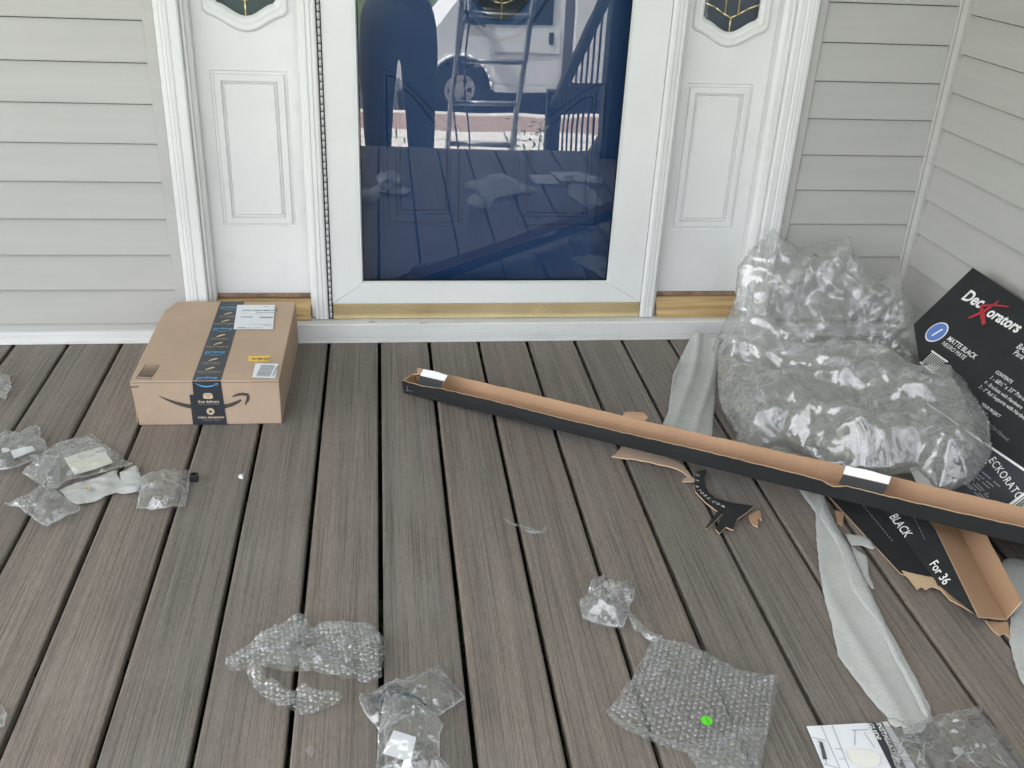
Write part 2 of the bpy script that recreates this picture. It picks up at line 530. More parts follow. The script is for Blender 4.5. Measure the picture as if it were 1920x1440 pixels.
def text(s, size, mtx, mat, parent, name='lettering', bold=0.0, shear=0.0, extrude=0.0, align='LEFT', space=1.0):
    c = bpy.data.curves.new(name, 'FONT')
    c.body = s; c.size = size; c.offset = bold; c.shear = shear; c.extrude = extrude
    c.align_x = align; c.space_character = space; c.resolution_u = 3
    tmp = bpy.data.objects.new('tmp_text', c)
    col.objects.link(tmp)
    bpy.context.view_layer.update()
    me = bpy.data.meshes.new_from_object(tmp.evaluated_get(bpy.context.evaluated_depsgraph_get()))
    bpy.data.objects.remove(tmp); bpy.data.curves.remove(c)
    me.transform(mtx)
    me.materials.clear()
    me.name = name
    return link(name, me, mat, parent)

def frame(o, right, up):
    """4x4 matrix of a printed surface: text runs along right, letters stand along up"""
    r = Vector(right).normalized(); u = Vector(up).normalized(); n = r.cross(u).normalized(); u = n.cross(r)
    m = Matrix((r, u, n)).transposed().to_4x4()
    return Matrix.Translation(Vector(o)) @ m

def flat(name, polys, mtx, mat, parent, lift=0.0):
    """flat print: 2-D polygons laid on a surface frame"""
    vs, fs = [], []
    for p in polys:
        fs.append(tuple(range(len(vs), len(vs) + len(p))))
        vs += [mtx @ Vector((x, y, lift)) for x, y in p]
    return pydata(name, vs, fs, mat, parent)

def rect(x0, y0, x1, y1):
    return [(x0, y0), (x1, y0), (x1, y1), (x0, y1)]

def disc(cx, cy, rx, ry=None, n=28):
    ry = rx if ry is None else ry
    return [(cx + rx * math.cos(2 * math.pi * i / n), cy + ry * math.sin(2 * math.pi * i / n)) for i in range(n)]

def stroke(pts, widths):
    """quads along a polyline with a width at each point"""
    L, Rr = [], []
    for i, p in enumerate(pts):
        a = pts[max(0, i - 1)]; b = pts[min(len(pts) - 1, i + 1)]
        dx, dy = b[0] - a[0], b[1] - a[1]; d = math.hypot(dx, dy) or 1
        w = widths[i] / 2
        L.append((p[0] - dy / d * w, p[1] + dx / d * w)); Rr.append((p[0] + dy / d * w, p[1] - dx / d * w))
    return [[L[i], Rr[i], Rr[i + 1], L[i + 1]] for i in range(len(pts) - 1)]

# ------------------------------------------------------------------ crumpled sheets
def tri(t):
    return np.abs((t - np.floor(t)) * 2 - 1)

def crumple(X, Y, seed, freq=14.0, amp=0.01, octaves=4, gain=0.52):
    r = np.random.RandomState(seed)
    H = np.zeros_like(X)
    Xw = X + 0.012 * np.sin(Y * 31 + seed) + 0.006 * np.sin(Y * 83 + X * 47)
    Yw = Y + 0.012 * np.sin(X * 27 + seed * 2) + 0.006 * np.sin(X * 91 - Y * 39)
    a = amp
    f = freq
    for o in range(octaves):
        for k in range(3):
            an = r.rand() * math.pi * 2
            ff = f * (0.6 + 0.8 * r.rand())
            H += a / 3 * tri((Xw * math.cos(an) + Yw * math.sin(an)) * ff + r.rand() * 9 + 0.25 * np.sin((Xw * math.sin(an) - Yw * math.cos(an)) * ff * 2.1))
        a *= gain; f *= 1.9
    return H

def densify(poly, step, rough, seed):
    r = random.Random(seed)
    out = []
    n = len(poly)
    for i in range(n):
        a, b = poly[i], poly[(i + 1) % n]
        L = math.hypot(b[0] - a[0], b[1] - a[1])
        k = max(1, int(L / step))
        for j in range(k):
            t = j / k
            q = rough if j else rough * 0.3
            out.append((a[0] + (b[0] - a[0]) * t + r.uniform(-q, q), a[1] + (b[1] - a[1]) * t + r.uniform(-q, q)))
    return out

def inside_dist(P, poly):
    """signed test and distance of points to a polygon (numpy)"""
    A = np.array(poly); B = np.roll(A, -1, 0)
    x, y = P[:, 0], P[:, 1]
    ins = np.zeros(len(P), bool); dm = np.full(len(P), 1e9)
    for (ax, ay), (bx, by) in zip(A, B):
        c = (ay > y) != (by > y)
        with np.errstate(divide='ignore', invalid='ignore'):
            xi = (bx - ax) * (y - ay) / (by - ay) + ax
        ins ^= c & (x < xi)
        dx, dy = bx - ax, by - ay
        t = np.clip(((x - ax) * dx + (y - ay) * dy) / (dx * dx + dy * dy + 1e-12), 0, 1)
        dm = np.minimum(dm, np.hypot(x - ax - t * dx, y - ay - t * dy))
    return ins, dm

def mesh2d(poly, step, rough=0.0, seed=0):
    """triangulated outline: points (n,2), triangles, distance to the rim"""
    bd = densify(poly, step, rough, seed)
    A = np.array(bd)
    r = np.random.RandomState(seed + 11)
    xs = np.arange(A[:, 0].min(), A[:, 0].max(), step); ys = np.arange(A[:, 1].min(), A[:, 1].max(), step * 0.87)
    G = np.array([(x + (step / 2 if j % 2 else 0), y) for j, y in enumerate(ys) for x in xs])
    if len(G):
        G = G + r.uniform(-step * 0.22, step * 0.22, G.shape)
        ins, d = inside_dist(G, bd)
        G = G[ins & (d > step * 0.45)]
    vs = [Vector(p) for p in bd] + [Vector(p) for p in G]
    res = delaunay_2d_cdt(vs, [], [list(range(len(bd)))], 1, 1e-6)
    P = np.array([(v.x, v.y) for v in res[0]])
    T = [tuple(f) for f in res[2]]
    _, d = inside_dist(P, bd)
    return P, T, d

def sheet(name, poly, mat, parent=None, step=0.006, rough=0.001, seed=0, freq=16, amp=0.012, octaves=4, base=0.002, rim=0.4, extra=None, smooth=True, pillow=0.0, thick=0.0):
    """a crumpled sheet lying on the deck; rim: share of the height kept at the edge"""
    P, T, d = mesh2d(poly, step, rough, seed)
    X, Y = P[:, 0], P[:, 1]
    H = crumple(X, Y, seed, freq, amp, octaves)
    k = rim + (1 - rim) * np.clip(d / 0.03, 0, 1)
    Z = base + H * k + pillow * np.sqrt(np.clip(d / 0.05, 0, 1))
    if extra is not None:
        Z = Z + extra(X, Y)
    V = np.column_stack([X, Y, Z])
    o = pydata(name, V, T, mat, parent, smooth)
    if thick:
        m = o.modifiers.new('thickness', 'SOLIDIFY'); m.thickness = thick
    return o

def bag(name, poly, mat, parent=None, seed=0, step=0.006, amp=0.010, pillow=0.012, freq=18, base=0.002, rough=0.001, seam=0.0022):
    """flat poly bag: two crumpled layers sharing one rim"""
    P, T, d = mesh2d(poly, step, rough, seed)
    X, Y = P[:, 0], P[:, 1]
    k = np.clip(d / 0.022, 0, 1)
    Hb = crumple(X, Y, seed + 5, freq, amp * 0.35, 3)
    Ht = Hb + (0.0008 + crumple(X, Y, seed, freq, amp, 4) + pillow * np.sqrt(np.clip(d / 0.05, 0, 1))) * k
    edge = crumple(X, Y, seed + 9, freq * 0.6, amp * 0.7, 2)
    vb = np.column_stack([X, Y, base + Hb + edge * 0.6]); vt = np.column_stack([X, Y, base + Ht + edge])
    n = len(P)
    faces = [t[::-1] for t in T] + [tuple(i + n for i in t) for t in T]
    o = pydata(name, np.vstack([vb, vt]), faces, mat, parent, True)
    # heat-sealed rim
    bd = np.array(densify(poly, step, rough, seed))
    tg = np.roll(bd, -1, 0) - np.roll(bd, 1, 0)
    tg /= np.linalg.norm(tg, axis=1)[:, None] + 1e-9
    area = np.sum(bd[:, 0] * np.roll(bd[:, 1], -1) - bd[:, 1] * np.roll(bd[:, 0], -1))
    nn = np.column_stack([-tg[:, 1], tg[:, 0]]) * (1 if area > 0 else -1)
    q = bd + nn * seam
    z = [base + crumple(a[:, 0], a[:, 1], seed + 5, freq, amp * 0.35, 3) + crumple(a[:, 0], a[:, 1], seed + 9, freq * 0.6, amp * 0.7, 2) + 0.0012 for a in (bd, q)]
    m_ = len(bd)
    pydata('sealed_edge', np.vstack([np.column_stack([bd, z[0]]), np.column_stack([q, z[1] + 0.0006])]), [(i, (i + 1) % m_, (i + 1) % m_ + m_, i + m_) for i in range(m_)], SEAM, o, True)
    return o

def solid_card(name, rows, thick, mats, parent=None):
    """folded card: grid of 3-D points (rows of equal length) with thickness; mats = (outer, inner, edge). outer is the side the grid's normals point to"""
    m, n = len(rows), len(rows[0])
    P = [[Vector(p) for p in r] for r in rows]
    N = [[None] * n for _ in range(m)]
    for i in range(m):
        for j in range(n):
            du = P[min(i + 1, m - 1)][j] - P[max(i - 1, 0)][j]
            dv = P[i][min(j + 1, n - 1)] - P[i][max(j - 1, 0)]
            nn = du.cross(dv)
            N[i][j] = nn.normalized() if nn.length > 1e-12 else Vector((0, 0, 1))
    vs, fs, mi = [], [], []
    for i in range(m):
        for j in range(n):
            vs.append(P[i][j] + N[i][j] * thick / 2); vs.append(P[i][j] - N[i][j] * thick / 2)
    def id(i, j, s): return 2 * (i * n + j) + s
    for i in range(m - 1):
        for j in range(n - 1):
            fs.append((id(i, j, 0), id(i + 1, j, 0), id(i + 1, j + 1, 0), id(i, j + 1, 0))); mi.append(0)
            fs.append((id(i, j, 1), id(i, j + 1, 1), id(i + 1, j + 1, 1), id(i + 1, j, 1))); mi.append(1)
    for i in range(m - 1):
        fs.append((id(i, 0, 0), id(i, 0, 1), id(i + 1, 0, 1), id(i + 1, 0, 0))); mi.append(2)
        fs.append((id(i, n - 1, 0), id(i + 1, n - 1, 0), id(i + 1, n - 1, 1), id(i, n - 1, 1))); mi.append(2)
    for j in range(n - 1):
        fs.append((id(0, j, 0), id(0, j + 1, 0), id(0, j + 1, 1), id(0, j, 1))); mi.append(2)
        fs.append((id(m - 1, j, 0), id(m - 1, j, 1), id(m - 1, j + 1, 1), id(m - 1, j + 1, 0))); mi.append(2)
    return pydata(name, vs, fs, list(mats), parent, False, mi)

def card_poly(name, poly, mtx, thick, mats, parent=None, step=0.02, rough=0.0, seed=0, bend=None):
    """flat torn card: outline on a frame, with thickness; mats = (face, back, edge)"""
    P, T, d = mesh2d(poly, step, rough, seed)
    n = len(P)
    vs = []
    for s in (0, 1):
        for x, y in P:
            p = Vector((x, y, thick if s else 0.0))
            if bend is not None: p.z += bend(x, y)
            vs.append(mtx @ p)
    fs = [tuple(i + n for i in t) for t in T]; mi = [0] * len(T)
    fs += [t[::-1] for t in T]; mi += [1] * len(T)
    cnt = {}
    for t in T:
        for a, b in ((t[0], t[1]), (t[1], t[2]), (t[2], t[0])):
            cnt[(a, b)] = cnt.get((a, b), 0) + 1
    for (a, b) in list(cnt):
        if (b, a) not in cnt:
            fs.append((a, b, b + n, a + n)); mi.append(2)
    return pydata(name, vs, fs, list(mats), parent, False, mi)

# ================================================================== THE SETTING
# ---- ground falling from the porch to the street
def strip_ground(name, prof, x0, x1, mat, nx=1):
    vs, fs = [], []
    xs = [x0 + (x1 - x0) * i / nx for i in range(nx + 1)]
    for y, z in prof:
        for x in xs: vs.append((x, y, z))
    w = nx + 1
    for j in range(len(prof) - 1):
        for i in range(nx):
            fs.append((j * w + i, j * w + i + 1, (j + 1) * w + i + 1, (j + 1) * w + i))
    o = pydata(name, vs, fs, mat)
    o['kind'] = 'structure'
    return o

strip_ground('lawn', [(40, -1.1), (0.5, -1.0), (-2.0, -0.98), (-4.6, -1.02), (-9.2, -2.0), (-12.1, -2.005), (-12.14, -2.3), (-600, -2.3)], -600, 600, GRASS, 1)
road = strip_ground('road', [(-12.25, -2.13), (-21.0, -2.13)], -300, 300, ASPHALT)
o = box('kerb', (-120, -12.36, -2.35), (120, -12.16, -1.985), CONCRETE, None, 0.02); o['kind'] = 'structure'
o = box('paved_verge', (-120, -12.14, -2.2), (120, -11.20, -1.992), PAVER); o['kind'] = 'structure'
sw = empty('sidewalk', (0, -10.7, -2), kind='structure')
for i in range(-8, 9):
    box('concrete_slab', (i * 1.5 + 0.22, -11.18, -2.2), (i * 1.5 + 1.70, -10.74, -1.984 + 0.004 * (i % 2)), CONCRETE, sw, 0.008)
    box('concrete_slab', (i * 1.5 + 0.32, -10.72, -2.2), (i * 1.5 + 1.80, -10.42, -1.986), CONCRETE, sw, 0.008)
    if i >= -1:
        box('concrete_slab', (i * 1.5 + 0.40, -10.40, -2.2), (i * 1.5 + 1.88, -9.7, -1.984), CONCRETE, sw, 0.008)
st = empty('porch_steps', (0.3, -2.3, -1), 'pale concrete porch steps going down from the deck edge', 'steps')
for i in range(5):
    box('step', (-0.75, -2.215 - 0.28 * (i + 1), -1.15), (1.22, -2.215 - 0.28 * i - (0.002 if i else 0), -0.17 * (i + 1)), CONCRETE, st, 0.008)
box('landing', (-0.75, -5.2, -1.15), (1.22, -3.62, -1.0), CONCRETE, st, 0.008)

# ---- deck
PITCH, GAP0, GAP = 0.1445, -0.012, 0.0092
deck = empty('deck', (0, -1.1, 0), kind='structure')
def deck_board_mesh():
    w = (PITCH - GAP) / 2
    prof = [(-w, -0.024), (-w + 0.004, -0.024), (w - 0.004, -0.024), (w, -0.024), (w, -0.016), (w - 0.006, -0.015), (w - 0.006, -0.0105), (w, -0.0095),
            (w, -0.0045), (w - 0.0012, -0.0016), (w - 0.0038, -0.0003), (w - 0.007, 0), (-w + 0.007, 0), (-w + 0.0038, -0.0003), (-w + 0.0012, -0.0016), (-w, -0.0045),
            (-w, -0.0095), (-w + 0.006, -0.0105), (-w + 0.006, -0.015), (-w, -0.016)]
    n = len(prof)
    vs = [(x, -2.215, z) for x, z in prof] + [(x, -0.004, z) for x, z in prof]
    fs = [(i, (i + 1) % n, (i + 1) % n + n, i + n) for i in range(n)] + [tuple(range(n))[::-1], tuple(range(n, 2 * n))]
    me = bpy.data.meshes.new('deck_board')
    me.from_pydata(vs, [], fs)
    bm = bmesh.new(); bm.from_mesh(me); bmesh.ops.recalc_face_normals(bm, faces=bm.faces); bm.to_mesh(me); bm.free()
    me.materials.append(DECK)
    return me
dbm = deck_board_mesh()
for k in range(-23, 11):
    b = bpy.data.objects.new('deck_board', dbm)
    col.objects.link(b)
    b.location = (GAP0 + (k + 0.5) * PITCH, rng.uniform(-0.0015, 0.0015), rng.uniform(-0.0006, 0.0006))
    b.rotation_euler = (0, 0, rng.uniform(-0.0004, 0.0004))
    b.parent = deck; b.matrix_parent_inverse = deck.matrix_world.inverted()
for i in range(6):
    y = -0.10 - i * 0.405
    box('joist', (-3.35, y - 0.019, -0.215), (1.55, y + 0.019, -0.0300), JOIST_SHADE, deck)
clip_me = None
for k in range(-10, 11):
    for i in range(5):
        y = -0.10 - i * 0.405
        if clip_me is None:
            c = box('hidden_clip', (-0.0055, -0.012, -0.0225), (0.0055, 0.012, -0.0170), DARKGAP, deck)
            clip_me = c.data
        else:
            c = bpy.data.objects.new('hidden_clip', clip_me); col.objects.link(c)
            c.parent = deck; c.matrix_parent_inverse = deck.matrix_world.inverted()
        c.location = (GAP0 + k * PITCH, y, 0)
box('under_deck_light_block', (-3.35, -2.2385, -1.02), (-0.76, -2.2185, -0.262), DECK, deck)  # added unseen boards that close the underside against stray light
box('under_deck_light_block', (1.225, -2.2385, -1.02), (1.58, -2.2185, -0.262), DECK, deck)
box('rim_board', (-3.35, -2.240, -0.26), (1.58, -2.217, -0.002), DECK, deck)

# ---- house walls
house = empty('house', (0, 0, 0), 'house front clad in pale grey horizontal siding round a porch', 'house')
CP, Z0, XC = 0.1020, 0.0507, 1.583
def siding(x0, x1, z_lo, n, wall='front', ang=0.0):
    """lapped courses, each a piece of its own, bottom edge proud"""
    if wall == 'front':
        b = bmesh.new(); add_box(b, (x0, 0.018, -0.3), (x1, 0.16, 5.2)); bm_obj('wall_sheathing', b, SIDING, house)
    for i in range(n):
        z = z_lo + i * CP
        prof = [(0.010, z + CP - 0.0015), (0.0015, z + CP - 0.003), (-0.0025, z + CP * 0.55), (-0.0080, z + 0.004), (-0.0075, z + 0.0006), (-0.0055, z), (0.010, z + 0.0005), (0.014, z + 0.01)]
        if wall == 'front':
            prism('siding_course', prof, 'x', x0, x1, SIDING, house)
        else:
            o = prism('siding_course', [(-p, q) for p, q in [(0, 0)]] and prof, 'x', x0, x1, SIDING, house)
            o.matrix_world = Matrix.Translation((XC, 0, 0)) @ Matrix.Rotation(-math.pi / 2 + ang, 4, 'Z')
siding(-4.2, -0.5765, Z0, 27)
box('siding_starter', (-4.2, -0.004, 0.033), (-0.5765, 0.016, 0.0498), SIDING, house)
siding(1.1835, XC - 0.028, Z0 - 0.004, 27)
SIDE_ANG = R(1.69)
siding(0.030, 2.35, Z0 - 0.022, 27, 'side', SIDE_ANG)
o = box('side_wall_sheathing', (0.0, 0.018, -2.2), (2.40, 0.16, 5.2), SIDING, house)
o.matrix_world = Matrix.Translation((XC, 0, 0)) @ Matrix.Rotation(-math.pi / 2 + SIDE_ANG, 4, 'Z')
b = bmesh.new(); add_box(b, (-0.5765, 0.018, 2.16), (1.1835, 0.16, 5.2)); bm_obj('header_wall', b, SIDING, house)
# corner post: a channel with a rounded face
prism('corner_post', [(XC - 0.030, 0.012), (XC - 0.030, -0.010), (XC - 0.026, -0.013), (XC - 0.020, -0.011), (XC - 0.012, -0.020), (XC - 0.010, -0.026), (XC - 0.012, -0.031), (XC + 0.012, -0.031), (XC + 0.012, 0.012)], 'z', 0.004, 2.73, SIDING, house)
# channels where the siding meets the door surround
def jchannel(x0, x1, inner):
    prism('siding_channel', [(x0, 0.012), (x0, -0.010), (x0 + 0.002, -0.012), (x1 - 0.002, -0.012), (x1, -0.010), (x1, 0.012)], 'z', 0.034, 2.12, SIDING, house)
jchannel(-0.5760, -0.5475, 0)
jchannel(1.1565, 1.1830, 0)
# base trim along the wall foot
prism('base_trim', [(0.010, 0.0325), (-0.020, 0.0325), (-0.024, 0.030), (-0.025, 0.0095), (-0.030, 0.008), (-0.031, 0.0005), (0.010, 0.0005)], 'x', -4.2, -0.5485, WORN, house)
prism('base_trim', [(0.010, 0.0325), (-0.020, 0.0325), (-0.024, 0.030), (-0.025, 0.0095), (-0.030, 0.008), (-0.031, 0.0005), (0.010, 0.0005)], 'x', 1.1855, XC - 0.03, WHITE, house)
box('under_wall_light_block', (-9.0, 0.004, -1.2), (XC, 0.0155, -0.035), plain('light_block_dark', (0.07, 0.068, 0.065), 0.95), house)  # added unseen wall, coloured dark, stops light leaking in below the house front
# porch roof
box('porch_ceiling', (-4.0, -2.28, 2.74), (3.2, 0.0, 2.77), CEIL, house)
prism('porch_roof', [(0.02, 3.55), (-2.36, 2.92), (-2.36, 2.80), (-2.29, 2.772), (0.02, 2.772)], 'x', -4.1, 3.3, ROOFM, house)
box('unseen_wing', (XC + 0.25, -2.38, -2.2), (7.0, 0.44, 5.0), SIDING, house)  # unseen wing, raised to full height to block sky from the right
box('gutter', (-4.1, -2.47, 2.78), (3.3, -2.362, 2.90), WHITE, house, 0.01)
box('porch_post', (-3.15, -2.15, 0.001), (-3.03, -2.03, 2.739), WHITE, house, 0.006)
prism('house_roof', [(0.5, 6.9), (4.5, 6.9), (8.6, 5.0), (-0.35, 5.0)], 'x', -9.0, 7.0, ROOFM, house)
box('house_body', (-9.0, 0.45, -1.2), (7.0, 8.0, 5.0), SIDING, house)
b = bmesh.new(); add_box(b, (-9.0, 0.018, -1.2), (-4.2, 0.45, 5.0)); bm_obj('far_wall', b, SIDING, house)

# ---- door surround
frm = empty('door_frame', (0.32, 0, 0), 'white moulded frame round the front door and its two side panels', 'door frame')
def casing(x_out, x_in, sgn):
    """fluted casing; profile from the outer edge to the inner one"""
    w = abs(x_in - x_out)
    pr = [(0, 0.012), (0, -0.020), (0.003, -0.0235), (0.012, -0.0245), (0.0145, -0.0232), (0.017, -0.0245), (0.022, -0.0245), (0.0245, -0.0232), (0.027, -0.0245), (0.032, -0.0235),
          (0.0345, -0.0212), (0.037, -0.0225), (w - 0.004, -0.0225), (w, -0.0195), (w, 0.012)]
    prism('casing', [(x_out + sgn * px, py) for px, py in pr], 'z', 0.0745 if sgn > 0 else 0.0745, 2.09, WHITE, frm)
casing(-0.5465, -0.487, 1)
casing(1.1555, 1.0985, -1)
def jamb(xo, xi, sgn):
    w = abs(xi - xo)
    prism('jamb', [(xo, 0.090), (xo, -0.006), (xo + sgn * 0.004, -0.009), (xo + sgn * (w * 0.45), -0.009), (xo + sgn * (w * 0.5), 0.012), (xo + sgn * w, 0.016), (xo + sgn * w, 0.090)], 'z', 0.070, 2.09, WHITE, frm)
jamb(-0.4865, -0.470, 1)
jamb(1.0980, 1.073, -1)
def mullion(xo, xi, sgn):
    """post between side panel and door: stepped mouldings"""
    w = abs(xi - xo)
    pr = [(0, 0.090), (0, 0.020), (0.004, 0.012), (0.010, 0.010), (0.0125, -0.004), (0.016, -0.007), (0.022, -0.007), (0.0235, -0.004), (0.026, -0.007), (0.034, -0.008), (0.036, -0.005), (0.038, -0.008),
          (w - 0.006, -0.008), (w - 0.002, -0.006), (w, 0.0), (w, 0.090)]
    prism('mullion', [(xo + sgn * a, b_) for a, b_ in pr], 'z', 0.060, 2.09, WHITE, frm)
mullion(-0.206, -0.1555, 1)
mullion(0.8175, 0.7655, -1)
box('head_casing', (-0.5465, -0.0245, 2.0905), (1.1555, 0.09, 2.16), WHITE, frm, 0.003)
box('head_jamb', (-0.4865, 0.0, 2.0), (1.0980, 0.09, 2.09), WHITE, frm, 0.003)
# threshold: worn white nosing across the whole surround, with a lip on the deck
prism('threshold', [(0.12, 0.0565), (-0.0335, 0.0565), (-0.037, 0.054), (-0.0375, 0.0155), (-0.0345, 0.013), (-0.0345, 0.0105), (-0.0425, 0.0095), (-0.0435, 0.0008), (0.12, 0.0008)], 'x', -0.5480, 1.1850, WORN, frm)
for x0, x1 in ((-0.470, -0.206), (0.8175, 1.073)):
    prism('sill', [(0.090, 0.1100), (0.030, 0.1080), (0.022, 0.1060), (0.020, 0.0960), (0.010, 0.0900), (0.008, 0.0800), (-0.002, 0.0760), (-0.004, 0.0660), (-0.010, 0.0640), (-0.010, 0.0575), (0.090, 0.0575)], 'x', x0 + 0.001, x1 - 0.001, SILL, frm)
    box('weather_strip', (x0 + 0.002, 0.040, 0.1105), (x1 - 0.002, 0.085, 0.1195), plain('grimy_strip', (0.26, 0.17, 0.12), 0.8, var=0.4, scale=30) if 'grimy_strip' not in MATS else MATS['grimy_strip'], frm)
for x in (-0.563, 1.081):
    pass
prism('casing_foot', [(-0.5465, 0.010), (-0.5465, -0.0245), (-0.487, -0.0245), (-0.487, 0.010)], 'z', 0.0567, 0.0743, WHITE, frm)
prism('casing_foot', [(1.0985, 0.010), (1.0985, -0.0245), (1.1555, -0.0245), (1.1555, 0.010)], 'z', 0.0567, 0.0743, WHITE, frm)

# ---- side panels
def cartouche(cx, zb, hw, hs, zt):
    """outline with an ogee foot: shoulders, then a round belly; clockwise from the top left"""
    pts = [(cx - hw, zt), (cx - hw, zb + hs)]
    for i in range(17):
        a = math.pi * i / 16
        t = -math.cos(a)
        x = cx + t * hw * 0.90
        s = abs(t)
        z = zb + hs * 0.78 * (s ** 2 * (3 - 2 * s)) * (0.75 + 0.25 * s)
        pts.append((x, z))
    pts += [(cx + hw, zb + hs), (cx + hw, zt)]
    return pts

def ring_frame(name, outer, inner, y_face, y_back, mat, parent):
    """raised moulding between two outlines with the same number of points; the crest is proud"""
    n = len(outer)
    mids = []
    prof = [(0.0, y_back), (0.10, y_face + 0.002), (0.30, y_face), (0.42, y_face + 0.004), (0.55, y_face + 0.001), (0.80, y_face + 0.003), (1.0, y_back + 0.004)]
    vs, fs = [], []
    for t, y in prof:
        for (ax, az), (bx, bz) in zip(outer, inner):
            vs.append((ax + (bx - ax) * t, y, az + (bz - az) * t))
    for k in range(len(prof) - 1):
        for i in range(n):
            j = (i + 1) % n
            fs.append((k * n + i, k * n + j, (k + 1) * n + j, (k + 1) * n + i))
    return pydata(name, vs, fs, mat, parent, True)

def rect_ring(x0, z0, x1, z1):
    return [(x0, z1), (x0, z0), (x1, z0), (x1, z1)]

def raised_panel(parent, x0, z0, x1, z1, y, mat):
    """embossed rectangle: sunk groove, raised moulding, flat field"""
    steps = [(0.0, 0.0), (0.003, 0.0045), (0.008, 0.0045), (0.011, -0.0035), (0.026, -0.0040), (0.028, 0.0015), (0.031, -0.0025), (0.034, 0.0015), (0.037, -0.0030), (0.0395, -0.0035)]
    vs, fs = [], []
    for ins, dy in steps:
        for x, z in rect_ring(x0 + ins, z0 + ins, x1 - ins, z1 - ins): vs.append((x, y + dy, z))
    for k in range(len(steps) - 1):
        for i in range(4):
            j = (i + 1) % 4
            fs.append((k * 4 + i, k * 4 + j, (k + 1) * 4 + j, (k + 1) * 4 + i))
    k = len(steps) - 1
    fs.append((k * 4, k * 4 + 1, k * 4 + 2, k * 4 + 3))
    return pydata('raised_panel', vs, fs, mat, parent)

def plate_with_holes(name, x0, z0, x1, z1, holes, y0, y1, mat, parent):
    """slab with openings cut clean through (holes: lists of (x, z))"""
    outer = [(x0, z0), (x1, z0), (x1, z1), (x0, z1)]
    vs = [Vector(p) for p in outer]; edges = []
    loops = [list(range(4))]
    for h in holes:
        i0 = len(vs); vs += [Vector(p) for p in h]; loops.append(list(range(i0, i0 + len(h))))
    for lp in loops:
        edges += [(lp[i], lp[(i + 1) % len(lp)]) for i in range(len(lp))]
    res = delaunay_2d_cdt(vs, edges, [], 0, 1e-6)
    P = [(v.x, v.y) for v in res[0]]
    T = []
    for t in res[2]:
        c = np.array([[sum(P[i][0] for i in t) / 3, sum(P[i][1] for i in t) / 3]])
        if inside_dist(c, outer)[0][0] and not any(inside_dist(c, h)[0][0] for h in holes): T.append(tuple(t))
    n = len(P)
    V = [(x, y0, z) for x, z in P] + [(x, y1, z) for x, z in P]
    F = list(T) + [tuple(i + n for i in t[::-1]) for t in T]
    dirs = set()
    for t in T:
        for a, b in ((t[0], t[1]), (t[1], t[2]), (t[2], t[0])): dirs.add((a, b))
    for a, b in dirs:
        if (b, a) not in dirs: F.append((b, a, a + n, b + n))
    return pydata(name, V, F, mat, parent)

def side_panel(x0, x1, zp0, zp1, px0, px1, cx, zb, label):
    t = empty('sidelight_panel', ((x0 + x1) / 2, 0.05, 0.12), label, 'side panel', 'side panels of the front door')
    outer = cartouche(cx, zb, 0.108, 0.052, 1.80); inner = cartouche(cx, zb + 0.040, 0.076, 0.040, 1.765)
    g0 = 0.0005
    plate_with_holes('panel_slab', x0, 0.120, x1, 2.0, [cartouche(cx, zb + 0.030, 0.084, 0.044, 1.775)[::-1], [(px0 + g0, zp0 + g0), (px1 - g0, zp0 + g0), (px1 - g0, zp1 - g0), (px0 + g0, zp1 - g0)]], 0.050, 0.085, WHITE, t)
    raised_panel(t, px0, zp0, px1, zp1, 0.050, WHITE)
    ring_frame('window_moulding', outer, inner, 0.040, 0.0515, WHITE, t)
    g = pydata('leaded_pane', [(x, 0.058, z) for x, z in inner], [tuple(range(len(inner)))], LEADGLASS, t)
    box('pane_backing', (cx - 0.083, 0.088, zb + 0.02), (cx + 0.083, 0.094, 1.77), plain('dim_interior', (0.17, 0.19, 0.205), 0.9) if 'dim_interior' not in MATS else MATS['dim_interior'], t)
    bm = bmesh.new()
    zz = zb + 0.041
    def came(pts, r=0.0024):
        for a, b_ in zip(pts[:-1], pts[1:]): add_tube(bm, (a[0], 0.0555, a[1]), (b_[0], 0.0555, b_[1]), r, 6)
    came([(cx, zz), (cx, zz + 0.036)])
    came([(cx - 0.076, zz + 0.072), (cx - 0.045, zz + 0.060), (cx - 0.022, zz + 0.046), (cx, zz + 0.036), (cx + 0.022, zz + 0.046), (cx + 0.045, zz + 0.060), (cx + 0.076, zz + 0.072)])
    came([(cx - 0.018, zz + 0.044), (cx - 0.020, zz + 0.2), (cx - 0.03, zz + 0.4), (cx, zz + 0.5), (cx + 0.03, zz + 0.4), (cx + 0.020, zz + 0.2), (cx + 0.018, zz + 0.044)])
    bm_obj('brass_came', bm, BRASS, t)
    return t
side_panel(-0.4695, -0.2065, 0.318, 0.742, -0.437, -0.238, -0.334, 0.836, 'white side panel with leaded window left of the storm door')
side_panel(0.8180, 1.0725, 0.314, 0.737, 0.843, 1.036, 0.943, 0.832, 'white side panel with leaded window right of the storm door')

